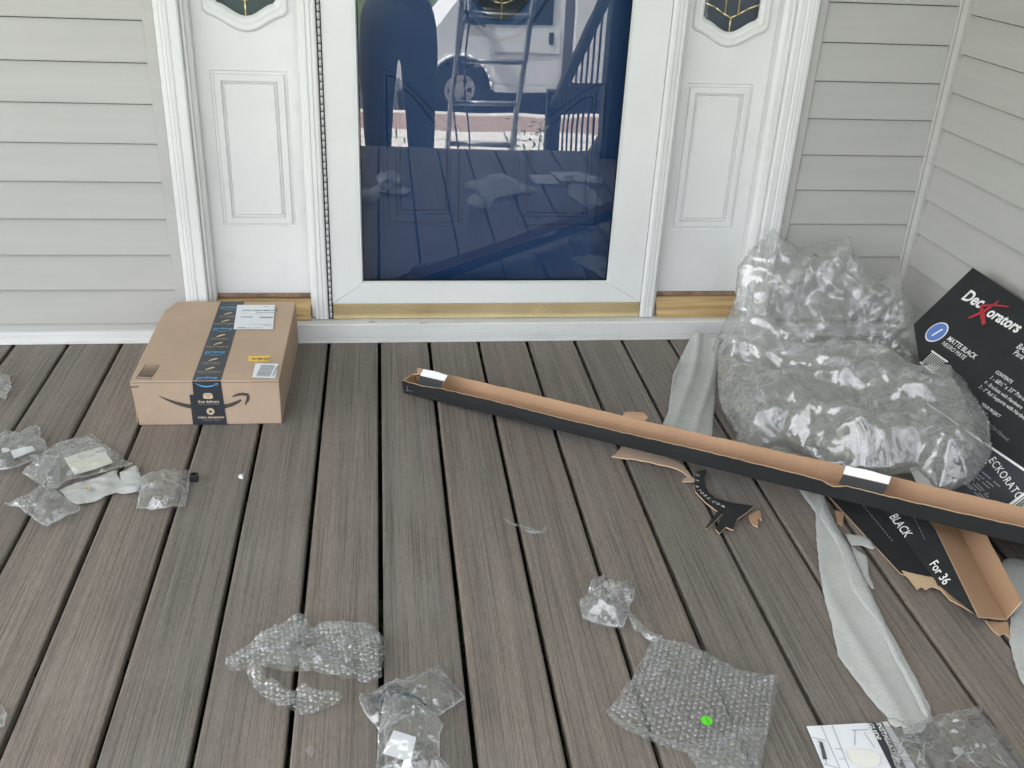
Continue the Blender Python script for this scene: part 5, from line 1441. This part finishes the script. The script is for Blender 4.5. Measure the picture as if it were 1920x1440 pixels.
flat('dark_figure', [[(0.6871, -1.5954), (0.6908, -1.6005), (0.6845, -1.6342), (0.6775, -1.6325)]], Matrix.Translation((0, 0, 0.0090)), DARKINK, lf)
b_ = small_bag('plastic_bag', [(0.7973, -1.5817), (0.8364, -1.5885), (0.8941, -1.5678), (0.9333, -1.5606), (0.9874, -1.5538), (0.9811, -1.572), (0.9906, -1.6326), (0.9926, -1.6751), (0.9927, -1.7156), (0.9291, -1.7405), (0.7673, -1.7269), (0.7872, -1.6399)], 'flat clear bag beside the leaflet in the bottom right corner', 76, FILM, step=0.006, amp=0.007, freq=12, pillow=0.004, base=0.010)
insert(b_, [(0.8942, -1.632), (0.9034, -1.6299), (0.9102, -1.6357), (0.907, -1.6449), (0.8988, -1.6489), (0.8918, -1.6437)], PAPER, 0.013, 8, 'round_tag', 0.006)
cs_ = insert(None, [(0.7233, -1.6171), (0.745, -1.6212), (0.7656, -1.6276), (0.7713, -1.6363), (0.762, -1.6517), (0.7478, -1.6574), (0.7233, -1.652), (0.7186, -1.6343)], plain('cream_sticker', (0.72, 0.72, 0.66), 0.6), 0.0110, 9, 'paper_patch')
tag(cs_, 'cream oval paper patch on the printed leaflet', 'paper')

# ---- tiny leftovers
br = empty('black_bracket', (-0.4225, -0.7624, 0), 'small black plastic bracket beside a clear bag at left', 'bracket')
p_ = Vector((-0.4291, -0.7642, 0))
box('bracket_body', (p_.x, p_.y, 0.001), (p_.x + 0.017, p_.y + 0.014, 0.018), BLACKMETAL, br, 0.0015)
bm = bmesh.new(); add_tube(bm, (p_.x + 0.0085, p_.y + 0.007, 0.0178), (p_.x + 0.0085, p_.y + 0.007, 0.0192), 0.005, 12); bm_obj('socket_rim', bm, DARKGAP, br)
def chunk(name, loc, r, mat, label, cat, seed):
    bm = bmesh.new(); bmesh.ops.create_icosphere(bm, subdivisions=2, radius=r)
    rr = random.Random(seed)
    for v_ in bm.verts:
        v_.co *= rr.uniform(0.7, 1.15); v_.co.z = max(v_.co.z * 0.8, -r * 0.55)
    for v_ in bm.verts:
        if v_.co.x > r * 0.2 and abs(v_.co.y) < r * 0.45: v_.co *= 0.55
    bm.transform(Matrix.Translation(Vector(loc) + Vector((0, 0, r * 0.56))))
    o = bm_obj(name, bm, mat, None, True)
    return tag(o, label, cat)
chunk('foam_chunk', (-0.319, -0.7526, 0), 0.0075, PRINT_WHITE, 'small white foam chunk alone on the deck in front of the box', 'foam chunk', 2)
bm = bmesh.new()
rc = Vector((-0.6326, -0.8073, 0.016))
for k in range(20):
    a0, a1 = 2 * math.pi * k / 20 * 1.2, 2 * math.pi * (k + 1) / 20 * 1.2
    add_tube(bm, rc + Vector((0.006 * math.cos(a0), 0.006 * math.sin(a0), 0.002 + 0.0002 * k)), rc + Vector((0.006 * math.cos(a1), 0.006 * math.sin(a1), 0.0022 + 0.0002 * k)), 0.0011, 6)
tag(bm_obj('card_curl', bm, CARD_EDGE, None, True), 'tiny tan curl lying on the short foam strip', 'card scrap')

# ---- the two big clear bags
def pillow_bag(name, pts3, label, seed, tf, tb, mat, step=0.0055, amp=0.02, freq=9, floor=0.003, wall=None, prof=0.11, lobes=(), inner=False):
    """voluminous film bag: outline in space, blown up to both sides of its own plane, creased"""
    c = sum((Vector(p) for p in pts3), Vector()) / len(pts3)
    n_ = Vector()
    for i in range(len(pts3)):
        a_, b_ = Vector(pts3[i]) - c, Vector(pts3[(i + 1) % len(pts3)]) - c
        n_ += a_.cross(b_)
    n_.normalize()
    if n_.dot(CAM - c) < 0: n_ = -n_
    r_ = Vector((1, 0, 0)); r_ = (r_ - n_ * r_.dot(n_)).normalized(); u_ = n_.cross(r_)
    poly = [((Vector(p) - c).dot(r_), (Vector(p) - c).dot(u_)) for p in pts3]
    P, T, d = mesh2d(poly, step, 0.003, seed)
    X, Y = P[:, 0], P[:, 1]
    k = np.sqrt(np.clip(d / prof, 0, 1) * (2 - np.clip(d / prof, 0, 1)))
    kk = np.clip(d / 0.05, 0, 1)
    body = np.ones_like(X)
    for (lx, ly, lr, lh) in lobes:
        body += lh * np.exp(-((X - lx) ** 2 + (Y - ly) ** 2) / (lr * lr))
    c1 = crumple(X, Y, seed, freq, amp, 4, 0.50); c2 = crumple(X, Y, seed + 3, freq * 0.8, amp, 4)
    big = 0.02 * np.sin(X * 11 + seed) * np.cos(Y * 13 + 1)
    mid = 0.5 * (crumple(X, Y, seed + 7, freq * 1.2, amp, 4, 0.55) - amp * 0.6)
    front = tf * k * body * 0.8 + (c1 + big * 0.5) * (0.3 + 0.7 * kk) - amp * 0.3
    back = -tb * k * body + (c2 - amp) * (0.3 + 0.7 * kk)
    front = np.maximum(front, back + 0.002)
    verts = []
    for arr in (back, front):
        for x, y, h_ in zip(X, Y, arr):
            p = c + r_ * float(x) + u_ * float(y) + n_ * float(h_)
            if p.z < floor: p.z = floor + 0.004 * abs(math.sin(x * 60 + y * 45))
            dc = (p - Vector((1.2012, 0, 0.004))).dot(Vector((-0.729, 0, 0.685)))      # stay in front of the leaning carton
            if dc < 0.016 and p.y < -0.39: p += Vector((-0.729, 0, 0.685)) * (0.016 - dc + 0.004 * abs(math.sin(x * 70)))
            if wall and p.y > wall: p.y = wall - 0.003 * abs(math.sin(x * 40))
            verts.append(p)
    n = len(P)
    faces = [t[::-1] for t in T] + [tuple(i + n for i in t) for t in T]
    o = pydata(name, verts, faces, mat, None, True)
    if inner:          # a loose fold of film between the two walls
        keep = [f for f in T if min(d[i] for i in f) > 0.025]
        iv = []
        for k_, (x, y) in enumerate(zip(X, Y)):
            h_ = min(max(float(mid[k_]), float(back[k_]) + 0.004), float(front[k_]) - 0.004)
            p = c + r_ * float(x) + u_ * float(y) + n_ * h_
            lo, hi = verts[k_], verts[k_ + n]
            iv.append(p if lo.z + 0.002 < p.z else lo.lerp(hi, 0.5))
        pydata('inner_fold', iv, keep, mat, o, True)
    return tag(o, label, 'plastic bag', 'big clear packing bags')
pillow_bag('plastic_bag', [(0.9109, -0.2665, 0.077), (0.9338, -0.2423, 0.1118), (0.9698, -0.205, 0.1654), (0.9906, -0.1756, 0.2078), (1.0013, -0.1327, 0.2695), (1.0397, -0.1061, 0.3077), (1.0899, -0.0827, 0.3414), (1.1093, -0.0699, 0.3599), (1.1257, -0.0826, 0.3415), (1.1544, -0.0926, 0.3271), (1.1831, -0.1027, 0.3127), (1.2623, -0.0952, 0.3234), (1.3368, -0.0829, 0.3411), (1.3457, -0.1059, 0.308), (1.3733, -0.1261, 0.2789), (1.3821, -0.1497, 0.245), (1.4045, -0.1632, 0.2256), (1.4431, -0.1498, 0.2449), (1.4753, -0.1397, 0.2594), (1.4904, -0.1532, 0.2399), (1.4819, -0.1768, 0.206), (1.5033, -0.197, 0.1769), (1.5194, -0.2505, 0.0999), (1.5202, -0.3036, 0.0236), (1.4304, -0.316, 0.0057), (1.3104, -0.315, 0.0072), (1.1337, -0.307, 0.0188), (1.0059, -0.2994, 0.0296), (0.9288, -0.2892, 0.0444)],
           'big upright clear plastic bag slumped in the corner against the siding', 81, 0.055, 0.07, FILM_BAG, amp=0.060, freq=4.2, inner=True, wall=-0.030)
pillow_bag('plastic_bag', [(0.8839, -0.3926, 0.0898), (0.9042, -0.3337, 0.0968), (0.9449, -0.3076, 0.1082), (1.0127, -0.3017, 0.1258), (1.0626, -0.3474, 0.1373), (1.1074, -0.4016, 0.1472), (1.1216, -0.4612, 0.149), (1.1876, -0.5405, 0.1636), (1.2656, -0.5706, 0.1828), (1.3176, -0.671, 0.1931), (1.3665, -0.7455, 0.2035), (1.3501, -0.813, 0.1971), (1.3452, -0.8823, 0.1937), (1.283, -1.0099, 0.1737), (1.2445, -1.0463, 0.1626), (1.2051, -1.0734, 0.1516), (1.1448, -1.0693, 0.1362), (1.1357, -0.9831, 0.1365), (1.0636, -0.9707, 0.1183), (1.0077, -0.9384, 0.1048), (0.9631, -0.9068, 0.0943), (0.9487, -0.8265, 0.093), (0.9172, -0.7864, 0.0862), (0.8731, -0.7792, 0.075), (0.8274, -0.8055, 0.0624), (0.7904, -0.8057, 0.0528), (0.8329, -0.73, 0.0661), (0.8336, -0.6665, 0.0683), (0.834, -0.6095, 0.0701), (0.8414, -0.5434, 0.0741)],
           'big billowing clear plastic bag lying over the long channel, in front of the upright one', 85, 0.012, 0.060, FILM_BAG, amp=0.075, freq=4.2, prof=0.07, inner=True)
pillow_bag('plastic_bag', [(0.9672, -0.7749, 0.0644), (1.0187, -0.7904, 0.0586), (1.0944, -0.7729, 0.0651), (1.1634, -0.789, 0.0591), (1.231, -0.8079, 0.052), (1.2367, -0.8305, 0.0437), (1.1918, -0.8428, 0.039), (1.1312, -0.8464, 0.0377), (1.0732, -0.8309, 0.0435), (1.0075, -0.837, 0.0412), (0.9802, -0.817, 0.0487)],
           'small fold of clear bag squeezed behind the channel under the billowing bag', 88, 0.02, 0.02, FILM_BAG, step=0.007, amp=0.012, freq=14, prof=0.05)

# ================================================================== THE STREET SIDE (seen mirrored in the storm glass)
# ---- stair rail on the deck edge
rl = empty('stair_railing', (1.13, -2.15, 0.0), 'black metal stair railing with a square post at the deck edge', 'railing')
box('rail_post', (1.075, -2.185, 0.001), (1.185, -2.075, 1.02), BLACKMETAL, rl, 0.004)
box('post_cap', (1.065, -2.195, 1.0205), (1.195, -2.065, 1.05), BLACKMETAL, rl, 0.006)
box('post_base', (1.060, -2.200, 0.0008), (1.200, -2.060, 0.035), BLACKMETAL, rl, 0.006)
bm = bmesh.new(); add_bar(bm, (1.10, -2.19, 0.83), (1.10, -3.62, -0.07), 0.05, 0.04); bm_obj('top_rail', bm, BLACKMETAL, rl)
bm = bmesh.new(); add_bar(bm, (1.10, -2.19, 0.08), (1.10, -3.62, -0.82), 0.04, 0.03); bm_obj('bottom_rail', bm, BLACKMETAL, rl)
for i in range(10):
    y = -2.27 - 0.138 * i
    zt = 0.83 + (y + 2.19) * 0.629
    bm = bmesh.new(); add_bar(bm, (1.10, y, zt - 0.74), (1.10, y, zt - 0.015), 0.010, 0.010, (0, 1, 0)); bm_obj('baluster', bm, BLACKMETAL, rl)
box('rail_post', (1.06, -3.70, -1.0), (1.14, -3.62, 0.02), BLACKMETAL, rl, 0.003)

# ---- ladder leaning on the gutter
ld = empty('extension_ladder', (0.66, -4.3, -1.0), 'aluminium extension ladder leaning on the porch gutter, mirrored in the glass', 'ladder')
def lad(z): return -3.86 + 0.40 * z
for x_lo, x_hi in ((0.43, 0.60), (0.87, 1.02)):
    bm = bmesh.new(); add_bar(bm, (x_lo + (x_hi - x_lo) * 0.0 - 0.01, lad(-0.99), -0.99), (x_hi + 0.03, lad(2.95), 2.95), 0.026, 0.075, (0, -1, 0)); bm_obj('ladder_rail', bm, ALU, ld)
for i in range(12):
    z = -0.70 + 0.29 * i
    t = (z + 0.99) / 3.94
    bm = bmesh.new(); add_tube(bm, (0.42 + 0.21 * t + 0.012, lad(z), z), (0.86 + 0.19 * t - 0.012, lad(z), z), 0.017, 10); bm_obj('rung', bm, ALU, ld)

# ---- cables hanging by the ladder
for k, (x0, x1) in enumerate(((0.50, 0.47), (0.56, 0.52))):
    bm = bmesh.new()
    pts = [Vector((x0 + (x1 - x0) * t + 0.03 * math.sin(t * 9 + k), -3.55, 0.9 - 1.7 * t)) for t in [i / 16 for i in range(17)]]
    for a_, b_ in zip(pts[:-1], pts[1:]): add_tube(bm, a_, b_, 0.006, 6)
    tag(bm_obj('hanging_cable', bm, BLACKMETAL, None, True), ('longer' if k == 0 else 'shorter') + ' black cable hanging beside the ladder', 'cable')

# ---- shrub sprigs at the deck edge
for k, x in enumerate((0.80, 0.95)):
    rr = random.Random(90 + k)
    root = empty('shrub_sprig', (x, -2.95, -0.6), ('left' if k == 0 else 'right') + ' green sprig beyond the deck edge, mirrored low in the glass', 'plant', 'sprigs beyond the deck edge')
    bm = bmesh.new(); add_tube(bm, (x, -3.3, -0.72), (x + 0.02, -3.3, -0.10), 0.004, 6); bm_obj('stem', bm, LEAF, root)
    vs, fs = [], []
    for j in range(40):
        c = Vector((x + rr.uniform(-0.05, 0.07), -3.3 + rr.uniform(-0.05, 0.05), rr.uniform(-0.5, -0.08)))
        a_ = Vector((rr.uniform(-1, 1), rr.uniform(-1, 1), rr.uniform(-0.3, 1))).normalized() * 0.022; b_ = a_.orthogonal().normalized() * 0.008
        i0 = len(vs); vs += [c - a_, c + b_, c + a_, c - b_]; fs.append((i0, i0 + 1, i0 + 2, i0 + 3))
    pydata('foliage', vs, fs, LEAF, root)

# ---- parked box van
van = empty('box_van', (2.6, -13.8, -2.13), 'white box van parked at the kerb, mirrored in the storm door glass', 'van')
VY, GZ = -12.85, -2.13            # near side and road level
def vside(name, poly, y0, y1, mat, bev=0.0): return prism(name, poly, 'y', y0, y1, mat, van, False, bev)
arch = [(1.215 + 0.47 * math.cos(a), GZ + 0.39 + 0.52 * math.sin(a)) for a in [math.pi * i / 12 for i in range(13)]]
cab = [(0.20, GZ + 0.45), (0.18, GZ + 0.98), (0.32, GZ + 1.16), (0.85, GZ + 1.27), (1.45, GZ + 1.98), (1.62, GZ + 2.06), (2.80, GZ + 2.08), (2.80, GZ + 0.40)] + [(x, z) for x, z in arch]
def shell(name, poly, y0, y1, mat):
    A_ = [Vector(p) for p in poly]
    res = delaunay_2d_cdt(A_, [], [list(range(len(A_)))], 1, 1e-6)
    P = [(v_.x, v_.y) for v_ in res[0]]; n = len(P)
    V = [(x, y0, z) for x, z in P] + [(x, y1, z) for x, z in P]
    F = [tuple(t) for t in res[2]] + [tuple(i + n for i in t[::-1]) for t in res[2]]
    ds = {(t[i], t[(i + 1) % 3]) for t in res[2] for i in range(3)}
    F += [(b_, a_, a_ + n, b_ + n) for a_, b_ in ds if (b_, a_) not in ds]
    return pydata(name, V, F, mat, van)
shell('cab', cab, VY - 0.02, VY - 1.95, VANPAINT)
shell('side_window', [(1.22, GZ + 1.36), (1.62, GZ + 1.86), (2.62, GZ + 1.90), (2.62, GZ + 1.36)], VY + 0.004, VY - 0.018, VANGLASS)
pydata('windscreen', [(0.885, VY - 0.12, GZ + 1.30), (0.885, VY - 1.85, GZ + 1.30), (1.435, VY - 1.75, GZ + 1.945), (1.435, VY - 0.22, GZ + 1.945)], [(0, 1, 2, 3)], VANGLASS, van)
shell('cargo_box', [(2.95, GZ + 0.55), (2.95, GZ + 3.1), (7.6, GZ + 3.1), (7.6, GZ + 0.55)], VY + 0.08, VY - 2.1, VANPAINT)
shell('cab_fairing', [(2.80, GZ + 0.45), (2.80, GZ + 2.05), (2.945, GZ + 2.05), (2.945, GZ + 0.45)], VY - 0.12, VY - 1.8, plain('fairing_grey', (0.16, 0.15, 0.15), 0.6))
shell('rocker_panel', [(1.72, GZ + 0.36), (1.72, GZ + 0.47), (2.80, GZ + 0.47), (2.80, GZ + 0.36)], VY + 0.012, VY - 0.10, VANPAINT)
shell('chassis', [(0.5, GZ + 0.30), (0.5, GZ + 0.50), (7.4, GZ + 0.50), (7.4, GZ + 0.30)], VY - 0.45, VY - 1.5, BLACKMETAL)
bm = bmesh.new()
lip = [(1.215 + 0.475 * math.cos(a), VY - 0.005, GZ + 0.39 + 0.525 * math.sin(a)) for a in [math.pi * i / 14 for i in range(15)]]
for a_, b_ in zip(lip[:-1], lip[1:]): add_tube(bm, a_, b_, 0.022, 8)
bm_obj('wheel_arch', bm, VANPAINT, van)
box('front_bumper', (0.06, VY - 1.97, GZ + 0.35), (0.30, VY + 0.0, GZ + 0.58), plain('bumper_grey', (0.30, 0.30, 0.31), 0.5), van, 0.03)
dr = shell('door', [(1.72, GZ + 0.49), (1.72, GZ + 1.32), (2.74, GZ + 1.32), (2.74, GZ + 0.49)], VY + 0.004, VY - 0.018, VANPAINT)
hd = box('handle', (2.57, VY + 0.006, GZ + 1.10), (2.64, VY + 0.020, GZ + 1.27), BLACKMETAL, dr, 0.006)
box('moulding', (1.72, VY + 0.0045, GZ + 0.93), (2.74, VY + 0.016, GZ + 0.965), plain('moulding_grey', (0.35, 0.35, 0.36), 0.5), van)
box('mirror', (1.32, VY + 0.05, GZ + 1.38), (1.44, VY + 0.30, GZ + 1.68), BLACKMETAL, van, 0.02)
bm = bmesh.new(); add_bar(bm, (1.42, VY + 0.06, GZ + 1.40), (1.55, VY - 0.01, GZ + 1.33), 0.03, 0.03); bm_obj('mirror_arm', bm, BLACKMETAL, van)
for y in (VY - 0.15, VY - 1.72):
    box('headlight', (0.155, y - 0.12, GZ + 0.78), (0.20, y + 0.10, GZ + 0.96), plain('lamp_glass', (0.6, 0.6, 0.58), 0.1) if 'lamp_glass' not in MATS else MATS['lamp_glass'], van, 0.006)
for x, far in ((1.215, 0), (5.9, 0), (1.215, 1), (5.9, 1)):
    y = VY - 0.05 if not far else VY - 1.70
    w_ = empty('wheel', (x, y, GZ + 0.37)); w_.parent = van; w_.matrix_parent_inverse = van.matrix_world.inverted()
    bm = bmesh.new(); add_tube(bm, (x, y, GZ + 0.372), (x, y - 0.23, GZ + 0.372), 0.37, 32)
    bmesh.ops.bevel(bm, geom=[e for e in bm.edges if len(e.link_faces) == 2 and e.calc_face_angle(0) > 1], offset=0.04, segments=3, affect='EDGES'); bm_obj('tyre', bm, RUBBER, w_)
    bm = bmesh.new(); add_tube(bm, (x, y + 0.008, GZ + 0.372), (x, y - 0.10, GZ + 0.372), 0.225, 28)
    add_tube(bm, (x, y + 0.030, GZ + 0.372), (x, y + 0.005, GZ + 0.372), 0.075, 20); bm_obj('rim', bm, RIM, w_)
    for k in range(6):
        a_ = k * math.pi / 3
        c = (x + 0.145 * math.cos(a_), y + 0.0085, GZ + 0.372 + 0.145 * math.sin(a_))
        bm = bmesh.new(); add_tube(bm, c, (c[0], c[1] + 0.003, c[2]), 0.034, 14); bm_obj('rim_hole', bm, BLACKMETAL, w_)
for k in range(8):
    bm = bmesh.new(); add_tube(bm, (3.05, VY + 0.081, GZ + 0.75 + 0.3 * k), (3.05, VY + 0.090, GZ + 0.75 + 0.3 * k), 0.018, 8); bm_obj('rivet', bm, VANPAINT, van)

# ---- the photographer on the steps
def skin_mesh(name, verts, edges, radii, mat, parent, root=0, sub=2):
    me = bpy.data.meshes.new('skeleton')
    me.from_pydata(verts, edges, [])
    tmp = bpy.data.objects.new('tmp_skin', me); col.objects.link(tmp)
    tmp.modifiers.new('skin', 'SKIN')
    for i, sv in enumerate(me.skin_vertices[0].data):
        r_ = radii[i]
        sv.radius = r_ if isinstance(r_, tuple) else (r_, r_)
        sv.use_root = (i == root)
    s_ = tmp.modifiers.new('sub', 'SUBSURF'); s_.levels = sub; s_.render_levels = sub
    bpy.context.view_layer.update()
    out = bpy.data.meshes.new_from_object(tmp.evaluated_get(bpy.context.evaluated_depsgraph_get()))
    bpy.data.objects.remove(tmp)
    out.materials.clear()
    out.name = name
    return link(name, out, mat, parent, True)
FZ = -0.339
FY = -2.93
PX = 0.105
def B(x, y, z): return (PX + x, FY + y, FZ + z)
per = empty('person', B(0, 0, 0), 'person in dark trousers and shirt holding up a phone, mirrored in the glass', 'person')
V_ = [B(0, 0, 0.98), B(0, 0, 1.18), B(0, 0.0, 1.36), B(0, 0.01, 1.50), B(0, 0.03, 1.62), B(0, 0.04, 1.74),                         # pelvis .. head
      B(-0.10, 0, 0.90), B(-0.115, 0.01, 0.50), B(-0.12, -0.01, 0.09), B(-0.125, 0.13, 0.035),                                # left leg
      B(0.10, 0, 0.90), B(0.115, 0.01, 0.50), B(0.12, -0.01, 0.09), B(0.125, 0.13, 0.035),                                   # right leg
      B(-0.19, 0.0, 1.42), B(-0.25, 0.03, 1.17), B(-0.165, 0.185, 1.46), B(-0.150, 0.200, 1.535),                              # left arm, hand
      B(0.19, 0.0, 1.42), B(0.22, 0.04, 1.17), B(0.010, 0.190, 1.46), B(-0.030, 0.205, 1.535)]
E_ = [(0, 1), (1, 2), (2, 3), (3, 4), (4, 5), (0, 6), (6, 7), (7, 8), (8, 9), (0, 10), (10, 11), (11, 12), (12, 13), (2, 14), (14, 15), (15, 16), (16, 17), (2, 18), (18, 19), (19, 20), (20, 21)]
Rd = [(0.135, 0.10), (0.125, 0.095), (0.145, 0.10), 0.055, 0.085, 0.09, 0.085, 0.058, 0.042, 0.036, 0.085, 0.058, 0.042, 0.036, 0.055, 0.042, 0.029, 0.034, 0.055, 0.042, 0.029, 0.034]
def finger(base, pts, r_):
    i0 = len(V_)
    prev = base
    for p in pts:
        V_.append(p); E_.append((prev, len(V_) - 1)); Rd.append(r_); prev = len(V_) - 1
for side, hand, hx in ((-1, 17, -0.150), (1, 21, -0.030)):
    for k in range(4):
        zz = 1.522 + 0.016 * k
        finger(hand, [B(hx - side * 0.012, 0.222, zz), B(hx - side * 0.030, 0.238, zz + 0.002)], 0.0085)
    finger(hand, [B(hx - side * 0.020, 0.205, 1.505), B(hx - side * 0.034, 0.214, 1.512)], 0.0095)
skin_mesh('body', V_, E_, Rd, SKIN, per, 0, 2)
tv = [B(0, 0, 0.92), B(0, 0, 1.05), B(-0.105, 0, 0.70), B(-0.118, 0.01, 0.46), B(-0.122, -0.005, 0.09), B(0.105, 0, 0.70), B(0.118, 0.01, 0.46), B(0.122, -0.005, 0.09)]
skin_mesh('trousers', tv, [(0, 1), (0, 2), (2, 3), (3, 4), (0, 5), (5, 6), (6, 7)], [(0.205, 0.15), (0.195, 0.14), 0.125, 0.098, 0.078, 0.125, 0.098, 0.078], CLOTH_D, per)
sv_ = [B(0, 0, 0.93), B(0, 0, 1.18), B(0, 0, 1.37), B(0, 0.0, 1.47), B(-0.19, 0, 1.42), B(-0.24, 0.025, 1.24), B(0.19, 0, 1.42), B(0.215, 0.03, 1.24)]
skin_mesh('shirt', sv_, [(0, 1), (1, 2), (2, 3), (2, 4), (4, 5), (2, 6), (6, 7)], [(0.225, 0.17), (0.205, 0.155), (0.195, 0.14), 0.075, 0.085, 0.072, 0.085, 0.072], CLOTH_S, per)
for sx in (-1, 1):
    bm = bmesh.new(); bmesh.ops.create_uvsphere(bm, u_segments=16, v_segments=10, radius=1.0)
    bm.transform(Matrix.Translation(B(sx * 0.123, 0.055, 0.048)) @ Matrix.Diagonal((0.052, 0.145, 0.047, 1)))
    bm_obj('shoe', bm, BLACKMETAL, per, True)
bm = bmesh.new(); bmesh.ops.create_uvsphere(bm, u_segments=20, v_segments=14, radius=1.0)
for v_ in bm.verts:
    if v_.co.y > 0.45 and v_.co.z < 0.45: v_.co *= 0.8
bm.transform(Matrix.Translation(B(0, 0.025, 1.73)) @ Matrix.Diagonal((0.093, 0.110, 0.115, 1)))
bm_obj('hair', bm, HAIR, per, True)
ph = empty('phone', tuple(CAM), 'black phone held up in both hands by the person, mirrored above the glass edge', 'phone')
PM = cam.matrix_world @ Matrix.Translation((0, 0, 0.012))
bm = bmesh.new(); add_box(bm, (-0.082, -0.039, 0.0), (0.082, 0.039, 0.008)); bmesh.ops.bevel(bm, geom=list(bm.edges), offset=0.003, segments=2, affect='EDGES'); bm.transform(PM); bm_obj('phone_case', bm, BLACKMETAL, ph)
bm = bmesh.new(); add_box(bm, (-0.077, -0.035, 0.0083), (0.077, 0.035, 0.0088)); bm.transform(PM); bm_obj('screen', bm, VANGLASS, ph)
